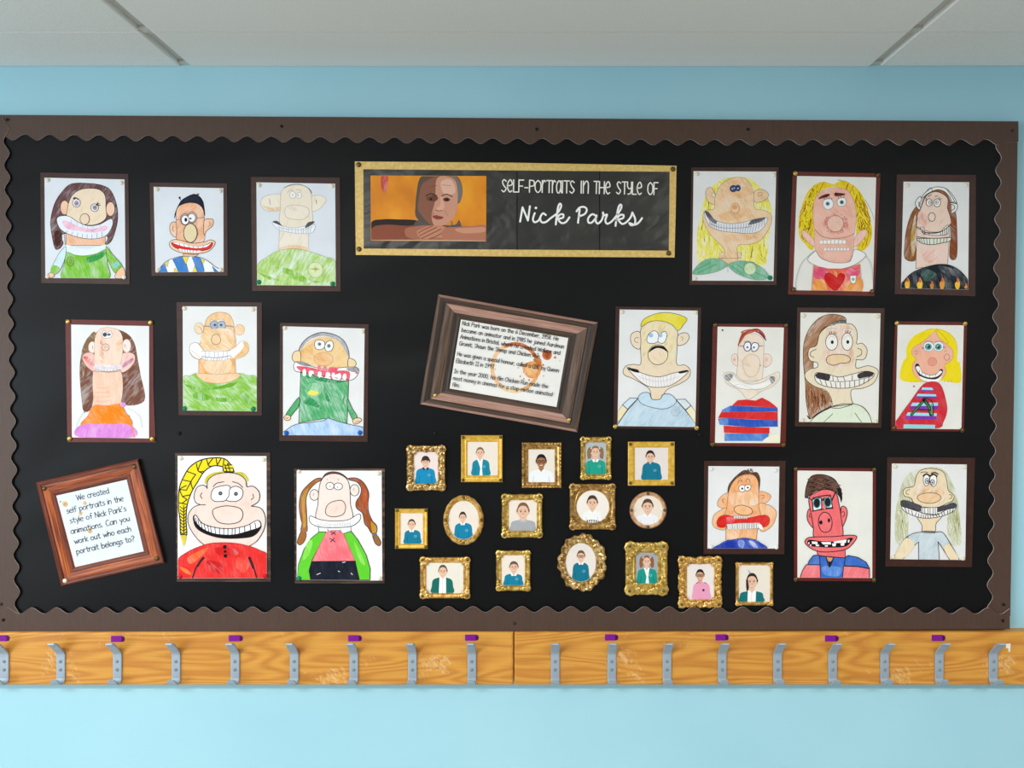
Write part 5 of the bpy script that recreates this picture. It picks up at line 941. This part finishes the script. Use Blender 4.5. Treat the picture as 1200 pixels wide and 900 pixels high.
    ph.prism(pp, PAPER + .0001, PAPER + .0010); po = ph.build('photo_print', sheet_mat(bg, 'photo', .03), t)
    d = Draw(0, 0, 1, PAPER + .0010, None); d.flat = True
    if oval or round_in:
        rx, ry = (ix1 - ix0) / 2, (iy1 - iy0) / 2
        def ins(p):
            u, v = (p[0] - icx) / (rx - .1), (p[1] - icy) / (ry - .1); r = math.hypot(u, v)
            return p if r <= 1 else (icx + u / r * (rx - .1), icy + v / r * (ry - .1))
        d.inside = ins
    else: d.inside = lambda p: (max(ix0, min(ix1, p[0])), max(iy0, min(iy1, p[1])))
    kid(d, *child[0], **child[1]); d.build('printed_person', po)
    if pins == 'corners': pl = [(ox0 + band * .75, oy0 + band * .75), (ox1 - band * .75, oy0 + band * .75), (ox0 + band * .75, oy1 - band * .75), (ox1 - band * .75, oy1 - band * .75)]
    elif pins == 'top': pl = [(ox0 + band * .9, oy0 + band * .9), (ox1 - band * .9, oy0 + band * .9)]
    elif pins == 'cross': b = band; pl = [(cx, oy0 + b), (cx, oy1 - b), (ox0 + b, cy), (ox1 - b, cy)]
    else: pl = []
    for x, y in pl: pin(x, y, PAPER + .0046, pink, t, .0027)
TE = '167f9e'; GR = '1f8a7a'
K_ = dict
framed_photo('ornate antique gilt frame with a dark-fringed boy in blue jumper and navy collar', (476.7, 522.1, 521.8, 574.9), (485.4, 529.9, 513.1, 566.5), 'antique', 'deep', 'carved', ((498.7, 541.3, 4.6, 6, 487.3, 510, 548.6, 566.5), K_(top='1487b4', hair='3a2c28', collar='navy', style='fringe', extra='crest')), bg='ead9d4', pins='top', wob=0.4)
framed_photo('bright yellow gilt frame with a girl in open teal cardigan, pinned at four corners', (540.2, 509.9, 589, 565.1), (547.8, 518, 583.2, 557), 'bright', 'step', 'plain', ((562.6, 531, 4.3, 5.8, 553.2, 573.8, 538.6, 557), K_(top='15839a', hair='7a6048', style='tied', extra='cardigan')))
framed_photo('brown gilt beaded frame with a black-haired boy in glasses and white polo shirt', (611.3, 518.3, 658.3, 572), (619.2, 526.7, 650, 565), 'brown', 'deep', 'ribbed', ((634.2, 541, 5.6, 7.4, 620, 648.3, 551, 565), K_(top='e8eaec', hair='1c1818', skin='a06c4a', specs=True)), bg='e6ddd0', pins='top')
framed_photo('narrow upright gilt frame with a pigtailed girl in green, topmost of the small photos', (680.3, 512, 716.2, 562), (686.2, 518.7, 710, 555.5), 'yellow', 'step', 'corner', ((697.8, 530, 4.9, 6.4, 686.4, 709.8, 539, 555.5), K_(top='1f9a84', hair='8a6a4a', style='pigtails', extra='crest')), bg='b0b6bc', pins='top', wob=0.4)
framed_photo('flat bright gold frame with a dark-haired boy in teal hooded jumper', (735.8, 517.5, 790.8, 569.2), (744.2, 524.7, 782.8, 562.2), 'bright', 'flat', 'plain', ((762, 535.5, 4.8, 6.6, 752.5, 774.5, 542.2, 562.2), K_(top='14728c', hair='33261f', collar='14728c', extra='crest')), bg='e3d8d2')
framed_photo('small plain upright gilt frame with a girl in teal V-neck, leftmost of the small photos', (462.9, 595.9, 501.2, 643.1), (469.3, 601.6, 495.4, 637.1), 'bright', 'step', 'plain', ((482.4, 614.8, 4, 5.4, 473.7, 493, 621.2, 637.1), K_(top='127896', hair='4a3a30', style='tied', extra='crest')))
framed_photo('oval orange gilt frame with a boy in blue jumper', (519.4, 580.2, 567, 638.8), (525.6, 586.9, 561, 632.1), 'orange', 'thin', 'leaf', ((542.2, 606.4, 3.8, 5.7, 532.6, 553.5, 613, 632.1), K_(top='127ea4', hair='3a2c24', extra='crest')), oval=True, pins='cross', wob=0.5)
framed_photo('yellow gilt frame with a close-cropped pupil in grey hooded top', (588, 579, 635.5, 630.1), (596.4, 586.4, 628.9, 621.7), 'yellow', 'deep', 'corner', ((612.9, 599.8, 6.6, 9.2, 598.3, 627.6, 609.6, 621.7), K_(top='a3a6ab', hair='7a5a42', style='tied', collar='b2b5b9')), wob=0.3)
framed_photo('square antique gilt frame with round opening and a boy in patterned white shirt', (667.6, 567, 721.2, 620.7), (675.7, 574.8, 713.7, 612.8), 'brown', 'deep', 'corner', ((694.1, 589.6, 5.7, 7.8, 682.7, 704.4, 598.8, 612.8), K_(top='eceae8', hair='4a352a', extra='pattern')), bg='ece4da', round_in=True, pins='corners', wob=0.3)
framed_photo('small round rose gilt frame with a boy in white polo shirt', (737.8, 576.2, 781.2, 619.6), (742.4, 580.8, 776.6, 615.2), 'rose', 'thin', 'plain', ((758.9, 594, 6, 8, 745.6, 771, 603, 615.2), K_(top='e6e6ea', hair='5a4238')), bg='e6dccd', oval=True, pins='cross')
framed_photo('wide landscape gilt frame with a girl in dark green cardigan and white shirt', (492.2, 652.9, 550.6, 701.3), (499.7, 659.8, 542.8, 694.9), 'orange', 'step', 'corner', ((518.9, 669.8, 4.7, 6.6, 506, 531, 677, 694.9), K_(top='17695e', hair='5e4a40', style='tied', extra='open')), bg='e6dfd2')
framed_photo('small yellow gilt frame with a smiling boy in teal jumper, lower middle of the photos', (581.4, 645.1, 621.5, 692.5), (587.8, 651, 614.8, 685.8), 'yellow', 'step', 'corner', ((602.1, 665, 4.8, 6.2, 591, 612.3, 672.6, 685.8), K_(top='127c9a', hair='6a5040', extra='crest')), wob=0.45, pins='')
framed_photo('large oval ornate scrollwork frame with a boy in glasses and teal jumper', (654, 625.5, 710.8, 692.9), (663.2, 636.7, 698.4, 681.7), 'antique', 'deep', 'scroll', ((680.8, 652, 4.4, 6, 671, 690.2, 659.4, 681.7), K_(top='126f88', hair='6a5238', specs=True, extra='crest')), bg='e4dad2', oval=True, pins='', wob=1.6)
framed_photo('deep carved gilt frame with a pigtailed girl in green cardigan against grey', (733, 635.6, 782.2, 697.1), (745.5, 647.8, 770.4, 683.6), 'yellow', 'deep', 'corner', ((757.9, 658, 4.3, 6, 746.8, 769.9, 666.4, 683.6), K_(top='149080', hair='8a5c3c', style='pigtails', extra='cardigan')), bg='9fa3a8', pins='corners', wob=0.35)
framed_photo('very ornate scrolled gold frame with a boy in glasses and pink shirt', (795.2, 652.4, 845.5, 711.7), (805.3, 661.3, 836.7, 702.4), 'orange', 'deep', 'scroll', ((820.4, 674.4, 4.5, 6.2, 811.8, 832.1, 682.8, 702.4), K_(top='e59ab8', hair='2c221e', skin='cf9c7e', specs=True, collar='e59ab8', extra='dot')), bg='e6ddd6', pins='corners', wob=1.2)
framed_photo('thin gilt frame with a girl in teal cardigan and hair bow, rightmost small photo', (861.9, 658.9, 906.1, 709.7), (865.9, 662.6, 902.3, 705.2), 'orange', 'thin', 'corner', ((881.2, 682, 6, 8.8, 866.7, 894.7, 693, 705.2), K_(top='126e70', hair='33251f', style='bow', extra='open')), bg='e6ddd0', pins='')
# ---------------------------------------------------------------- the two framed texts
def text_frame(label, outer, inner, prof, rails, stiles, sheetcol, marks, pins, band, nn=24):
    t = thing('framed_text', label, 'framed text', at(sum(p[0] for p in outer) / 4, max(p[1] for p in outer), PAPER), 'wooden framed texts on the board')
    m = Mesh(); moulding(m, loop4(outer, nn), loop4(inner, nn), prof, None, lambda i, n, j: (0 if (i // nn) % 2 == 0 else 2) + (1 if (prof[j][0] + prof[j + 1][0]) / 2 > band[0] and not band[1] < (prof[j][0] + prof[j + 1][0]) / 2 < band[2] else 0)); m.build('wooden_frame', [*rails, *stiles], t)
    s = Mesh(); s.prism(inner, PAPER + .0001, PAPER + .0012); po = s.build('text_sheet', sheet_mat(sheetcol), t)
    d, d2 = marks
    if d2: d2.build('coffee_stain', po)['label'] = 'orange brown coffee ring and splashes'
    d.build('lettering', po)
    for x, y, k in pins: pin(x, y, PAPER + .005, k, t, .0038)
ST = PAPER + .0012
def z5(x, y): return (485 + x / 5.2933, 340 + y / 5.2933)
st = Draw(485, 340, 5.2933, ST)
rnd = random.Random(11)
def ring(d, cx, cy, rx, ry, w, cols):
    n = 64
    for k, (a0, a1, col, ww) in enumerate(cols):
        pts = [(cx + rx * math.cos(a) * (1 + rnd.uniform(-.012, .012)), cy + ry * math.sin(a) * (1 + rnd.uniform(-.012, .012))) for a in [a0 + (a1 - a0) * i / 24 for i in range(25)]]
        d.ribbon(pts, w * ww, crayon(col, .35), False)
ring(st, 628, 480, 143, 146, 24, [(0, 6.29, 'eec497', 1.0), (2.1, 4.2, 'eebd88', .8), (-2.0, -.35, 'cf7a3c', .95), (-1.75, -.9, 'bd5f28', .7), (-.4, 1.2, 'e2a466', .9), (1.3, 2.2, 'efcfa0', 1.1)])
for k in range(60):
    a = rnd.uniform(0, 6.28); r = abs(rnd.gauss(0, 1)); x, y = 738 + 44 * r * math.cos(a) * .8, 488 + 40 * r * math.sin(a) * .8; s_ = rnd.uniform(3, 16) / (1 + r * .8)
    st.e(rnd.choice(['e59b52', 'd98540', 'efb879', 'e8a45e']), x, y, s_, s_ * rnd.uniform(.7, 1.3), None, st=.3, n=10); st.k -= 1
st.k += 1; st.p('e3984e', '672,470 700,450 740,440 780,430 795,470 775,530 730,548 690,525', None, st=.5); st.p('efb879', '690,480 730,470 750,500 720,530', None, st=.5); st.p('c8702c', '740,430 775,420 792,440 785,475 765,460', None, st=.4)
st.e('c05f22', 826, 402, 30, 32, None, st=.3); st.e('a84c16', 828, 404, 18, 20, None, st=.3)
for x, y, r in ((876, 418, 8), (770, 395, 6), (715, 558, 6), (682, 550, 5), (660, 535, 5), (648, 482, 4), (800, 462, 4), (505, 492, 3), (905, 440, 3)): st.e('c8763a', x, y, r, r, None, st=.3, n=10)
tx = Draw(485, 340, 5.2933, ST + .0011)
for s_, p0, p1 in (('Nick Park was born on the 6 December, 1958. He', (300, 216), (896, 314)), ('became an animator and in 1985 he joined Aardman', (295, 258), (930, 362)), ('Animations in Bristol, where he created Wallace and', (287, 299), (906, 401)), ('Gromit, Shaun the Sheep and Chicken Run.', (281, 341), (784, 423)),
                   ('He was given a special honour, called a CBE by Queen', (268, 406), (898, 510)), ('Elizabeth II in 1997.', (261, 449), (500, 488)), ('In the year 2000, his film Chicken Run made the', (249, 513), (830, 609)), ('most money in cinemas for a stop-motion animated', (242, 556), (858, 658)), ('film.', (236, 596), (284, 604))):
    write(tx, s_, p0, p1, 15.5, 3.1, '2c2a30')
WF = [(0, 0), (.02, .003), (.12, .0062), (.26, .005), (.32, .0036), (.36, .005), (.44, .0058), (.52, .005), (.72, .0026), (.86, .0018), (.93, .0032), (1, .0012)]
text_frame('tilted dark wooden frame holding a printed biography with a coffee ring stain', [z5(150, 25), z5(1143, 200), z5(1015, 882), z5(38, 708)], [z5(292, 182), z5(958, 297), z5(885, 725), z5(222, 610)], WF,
           (wood_mat('pink highlight printed timber', '8a6656', 'a87f70', 'c29a8a', 1.4, 420, 14, .5), wood_mat('dark printed timber', '3a2c24', '4a3a30', '5c4a3e', 1.4, 420, 14, .5)), (wood_mat('brown printed timber upright', '3e3028', '5a463a', '78604e', -0.17, 420, 14, .5), wood_mat('dark printed timber upright', '2a221d', '382d26', '483a30', -0.17, 420, 14, .5)), 'eeebe6', (tx, st), [(*z5(132, 652), 'brass'), (*z5(962, 805), 'brass')], (.1, .38, .74))  # pink rails, dark stiles: the printed frame's highlight and shade put into colour
def z7(x, y): return (35 + x / 5.5576, 530 + y / 5.5576)
tx = Draw(35, 530, 5.5576, ST + .0004); st = Draw(35, 530, 5.5576, ST)
for x, y, r in ((230, 337, 21), (358, 331, 14), (330, 398, 14), (390, 513, 18)): st.e('d9bf98', x, y, r, r, None, st=.4); st.e('c9a878', x + 2, y + 2, r * .6, r * .6, None, st=.5)
st.dot(198, 322, 5, '6a7078')
for s_, p0, p1 in (('We created', (306, 314), (518, 266)), ('self portraits in the', (242, 400), (612, 316)), ("style of Nick Park's", (263, 464), (628, 382)), ('animations. Can you', (269, 532), (652, 446)), ('work out who each', (292, 598), (660, 514)), ('portrait belongs to?', (306, 664), (682, 578))):
    write(tx, s_, p0, p1, 23, 3.5, '2e2c36')
WF2 = [(0, 0), (.03, .004), (.1, .0066), (.22, .006), (.28, .0044), (.4, .0048), (.56, .004), (.72, .0026), (.8, .0034), (.88, .003), (.93, .0018), (1, .0012)]
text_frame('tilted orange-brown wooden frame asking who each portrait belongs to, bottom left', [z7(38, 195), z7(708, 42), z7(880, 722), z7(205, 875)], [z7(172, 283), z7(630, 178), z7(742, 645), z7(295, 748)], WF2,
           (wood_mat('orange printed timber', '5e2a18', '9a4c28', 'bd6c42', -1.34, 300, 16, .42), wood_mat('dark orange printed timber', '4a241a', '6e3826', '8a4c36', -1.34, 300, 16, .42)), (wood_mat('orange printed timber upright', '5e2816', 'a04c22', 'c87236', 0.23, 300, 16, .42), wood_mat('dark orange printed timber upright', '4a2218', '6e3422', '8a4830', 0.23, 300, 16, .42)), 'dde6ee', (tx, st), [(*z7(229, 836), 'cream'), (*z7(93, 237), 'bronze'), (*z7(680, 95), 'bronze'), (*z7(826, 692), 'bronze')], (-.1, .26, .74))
# ---------------------------------------------------------------- title banner
def build_banner():
    t = thing('title_banner', 'long black title banner with gold border and a printed photo of a man', 'banner', at(604, 301, PAPER))
    OUT = [(415.8, 189.2), (600, 190.6), (792.8, 194.2), (791.8, 250), (790.5, 301.7), (600, 300.6), (417.0, 298.7), (416.2, 240)]
    m = Mesh(); m.prism(OUT, PAPER + .0001, PAPER + .0007); m.build('gold_border', gold_mat('gold foil paper', 'c9a552', 'd2b062', 'dfc07c', .45, .12), t)
    mt, nt, b = base_mat('creased black print', .34, .5)
    f = noise(nt, stretched(nt, .4, 14, 14, 20), 1.0, 2.5, .5, .3)
    nt.links.new(ramp(nt, f, [(.3, lin('22211e')), (.7, lin('2f2d29'))]), b.inputs['Base Color']); bump(nt, b, f, .5, .012)
    TLc, TRc, BRc, BLc = (425.8, 198.3), (784.7, 201.3), (783.8, 293.7), (426.2, 291.3); nx, nz = 72, 20
    v = []; fs = []
    def lift(u, w): return .0003 * math.sin(u * 31 + w * 9) * math.sin(w * 17 + u * 5) + .0002 * math.sin(u * 83 + w * 23)
    for j in range(nz + 1):
        for i in range(nx + 1):
            u, w = i / nx, j / nz; x = (TLc[0] * (1 - u) + TRc[0] * u) * (1 - w) + (BLc[0] * (1 - u) + BRc[0] * u) * w; y = (TLc[1] * (1 - u) + TRc[1] * u) * (1 - w) + (BLc[1] * (1 - u) + BRc[1] * u) * w
            e = 0 if i in (0, nx) or j in (0, nz) else 1
            v.append(at(x, y, PAPER + .0009 + e * (.0003 + lift(u, w))))
    for j in range(nz):
        for i in range(nx): a = j * (nx + 1) + i; fs.append((a, a + nx + 1, a + nx + 2, a + 1))
    p = link_mesh('black_panel', v, fs, mt, t, None, None, True)
    sm = Mesh()
    for x in (605.5, 702.3): sm.prism([(x, 200.4), (x + .8, 200.4), (x + .8, 292.8), (x, 292.8)], PAPER + .0012, PAPER + .0019)
    sm.build('sheet_join', ink('0c0c0c'), p)
    PH = PAPER + .0020
    ph = Mesh(); ph.prism([(434.2, 205.6), (570, 206.2), (569.6, 283), (434.6, 282)], PAPER + .0008, PH)
    m5, nt, b = base_mat('orange studio backdrop print', .5, .3)
    nt.links.new(ramp(nt, noise(nt, stretched(nt, .2, 14, 14, 11), 1.0, 3.0), [(.3, lin('c97412')), (.5, lin('e08a18')), (.7, lin('eda428'))]), b.inputs['Base Color'])
    po = ph.build('photo_print', m5, t)
    d = Draw(410, 185, 6.0, PH, P2('147,126 958,128 956,586 149,580')); d.flat = True
    e = Draw(410, 185, 6.0, PH, P2('147,126 958,128 956,586 149,580')); e.p('c8504a', '222,128 266,128 262,200 240,250 220,200', None, st=.35); e.build('printed_drape', po); d.k = 3
    d.p('2c2522', '148,585 150,455 230,432 330,432 470,440 480,480 400,585', None, st=.05)
    d.p('8a4c38', '148,585 160,490 260,470 400,478 500,478 520,585', None, st=.15)
    d.p('5a5250', '470,440 640,470 740,470 770,440 780,585 470,585', None, st=.1)
    d.p('5a4e48', '468,420 462,330 470,240 485,160 520,124 640,118 740,124 780,170 792,240 775,310 755,330 700,440 560,470', None, st=.15)
    d.p('77706c', '735,150 775,170 790,240 772,305 755,320 757,230', None, st=.4); d.p('7a706a', '690,118 740,126 770,165 745,160', None, st=.4)
    d.p('8a5a48', '482,300 500,200 540,160 620,140 640,300 600,470 560,465 500,400 478,360', None, st=.15)
    d.p('c9927a', '610,150 680,130 740,160 757,230 757,310 745,390 700,450 640,478 590,470 575,400 600,300', None, st=.12); d.p('dcae98', '640,170 700,150 735,190 735,250 660,250', None, st=.25)
    d.p('6a4032', '540,280 590,262 620,280 600,305 550,300', None, st=.1); d.p('d8a48c', '640,260 665,330 650,368 615,365 612,350 635,330', None, st=.2)
    d.p('5a3a30', '655,290 680,278 705,292 690,306 665,304', None, st=.05); d.dot(570, 290, 9, '1e1614'); d.dot(682, 294, 9, '241a18'); d.l('535,268 570,252 610,266', 8, '4a342c'); d.l('645,268 680,256 720,272', 8, '6a4c40'); d.l('560,205 610,195', 4, '744a3c'); d.l('650,190 710,196', 4, 'b07a66')
    d.p('9a4a44', '580,412 605,402 628,408 658,418 640,432 605,432', None, st=.1); d.l('582,414 620,418 656,419', 4, '5a2a28'); d.l('600,366 625,374 650,368', 5, '8a5848'); d.l('590,380 580,405', 4, '8a5848'); d.l('668,372 690,410', 4, 'a8745f')
    d.p('a86a52', '390,500 470,480 560,474 650,482 700,510 720,560 640,582 480,575 400,555', None, st=.12)
    d.p('c08468', '470,520 500,500 560,478 640,476 700,500 740,530 700,570 620,560 540,570 490,560', None, st=.2)
    for a in ('480,530 520,505 580,480', '490,548 545,520 610,488', '505,566 560,540 640,500', '560,570 620,545 670,515'): d.l(a, 5, '74402e')
    d.p('b2735a', '660,500 760,485 860,480 956,478 956,585 680,585', None, st=.15); d.p('c99074', '740,500 860,490 950,488 950,520 800,530', None, st=.35); d.l('700,480 720,465 712,445', 7, '6a7278')
    d.l('150,579 500,578 955,584', 4, 'c8bdb2'); d.build('printed_person', po)
    tx = Draw(600, 185, 6.0, PAPER + .0021)
    write(tx, 'SeLF-POrTralTS', (-72, 238), (440, 248), 53, 8.5, 'ece8de', 'era')
    write(tx, 'ln', (486, 248), (540, 249), 53, 8.5, 'ece8de', 'n'); write(tx, 'THe', (575, 250), (690, 253), 53, 8.5, 'ece8de', 'e'); write(tx, 'STYLe', (735, 253), (912, 257), 53, 8.5, 'ece8de', 'e'); write(tx, 'OF', (956, 258), (1026, 259), 53, 8.5, 'ece8de')
    tx.build('heading_lettering', p)['label'] = 'thin cream capital heading'
    nm = Draw(600, 185, 6.0, PAPER + .0021)
    for st_ in ('!57,448 74,348 112,440 126,340', '160,388 147,430 158,452 185,442 200,415', '238,402 218,390 199,418 206,450 236,452 272,424 322,385 346,340 338,322 326,340 316,400 308,468', '310,436 335,400 360,398 358,420 326,432 348,458 378,452 404,418',
                '!476,362 464,456', '454,376 475,350 508,345 526,364 512,394 474,410', '590,408 564,396 536,424 538,454 562,454 590,420 594,404 588,440 602,462 628,442 642,404 640,384', '638,390 652,404 668,400 656,440 670,463 704,444 750,385 770,345 764,328 750,345 738,400 728,478', '731,440 756,404 784,402 780,424 750,436 774,464 804,452 834,418 846,384',
                '846,384 866,430 862,466 838,474 826,458 862,470 892,454 914,424'):
        pts = P2(st_.lstrip('!')); nm.ribbon(pts if st_[0] == '!' else spline(pts, False, 7), 13.5, ink('f4f3f0')); nm.k -= 1
    nm.e('f4f3f0', 168, 352, 9, 9, None, st=.02); nm.build('name_lettering', p)['label'] = 'thick white script lettering'
    for x, y in ((420.4, 193), (788.6, 198.2), (420.8, 292), (783.6, 296.8)): pin(x, y, PAPER + .0009, 'bronze', t, .0044)
build_banner()
# ---------------------------------------------------------------- light, sky, camera
def area(name, loc, rot, sx, sy, power, col):
    l = bpy.data.lights.new(name, 'AREA'); l.shape = 'RECTANGLE'; l.size = sx; l.size_y = sy; l.energy = power; l.color = col
    o = bpy.data.objects.new(name, l); C.objects.link(o); o.location = loc; o.rotation_euler = rot
area('ceiling_lamp_near', (-0.85, -1.45, 2.405), (0, 0, 0), 1.0, .3, 34, (1.0, .98, .95))
area('ceiling_lamp_far', (1.1, -1.45, 2.405), (0, 0, 0), 1.0, .3, 28, (1.0, .96, .9))
area('daylight_window', (-3.2, -2.6, 1.6), (math.radians(90), 0, math.radians(-55)), 1.6, 1.3, 85, (.82, .92, 1.0))
w = bpy.data.worlds.new('room'); bpy.context.scene.world = w; w.use_nodes = True
bg = w.node_tree.nodes['Background']; bg.inputs['Color'].default_value = (.88, .94, 1.0, 1); bg.inputs['Strength'].default_value = .46
cam = bpy.data.cameras.new('camera'); co = bpy.data.objects.new('camera', cam); C.objects.link(co)
cam.sensor_width = 36; cam.lens = 36 * FPX / 1200; cam.shift_x = -(CX - 600) / 1200; cam.shift_y = (CY - 450) / 1200; cam.clip_start = .05
co.location = (0, -D, CZ); co.rotation_euler = (math.radians(90), 0, 0); bpy.context.scene.camera = co
vs = bpy.context.scene.view_settings
vs.view_transform = 'Standard'; vs.look = 'None'; vs.gamma = 1; vs.exposure = -0.2; vs.use_curve_mapping = False
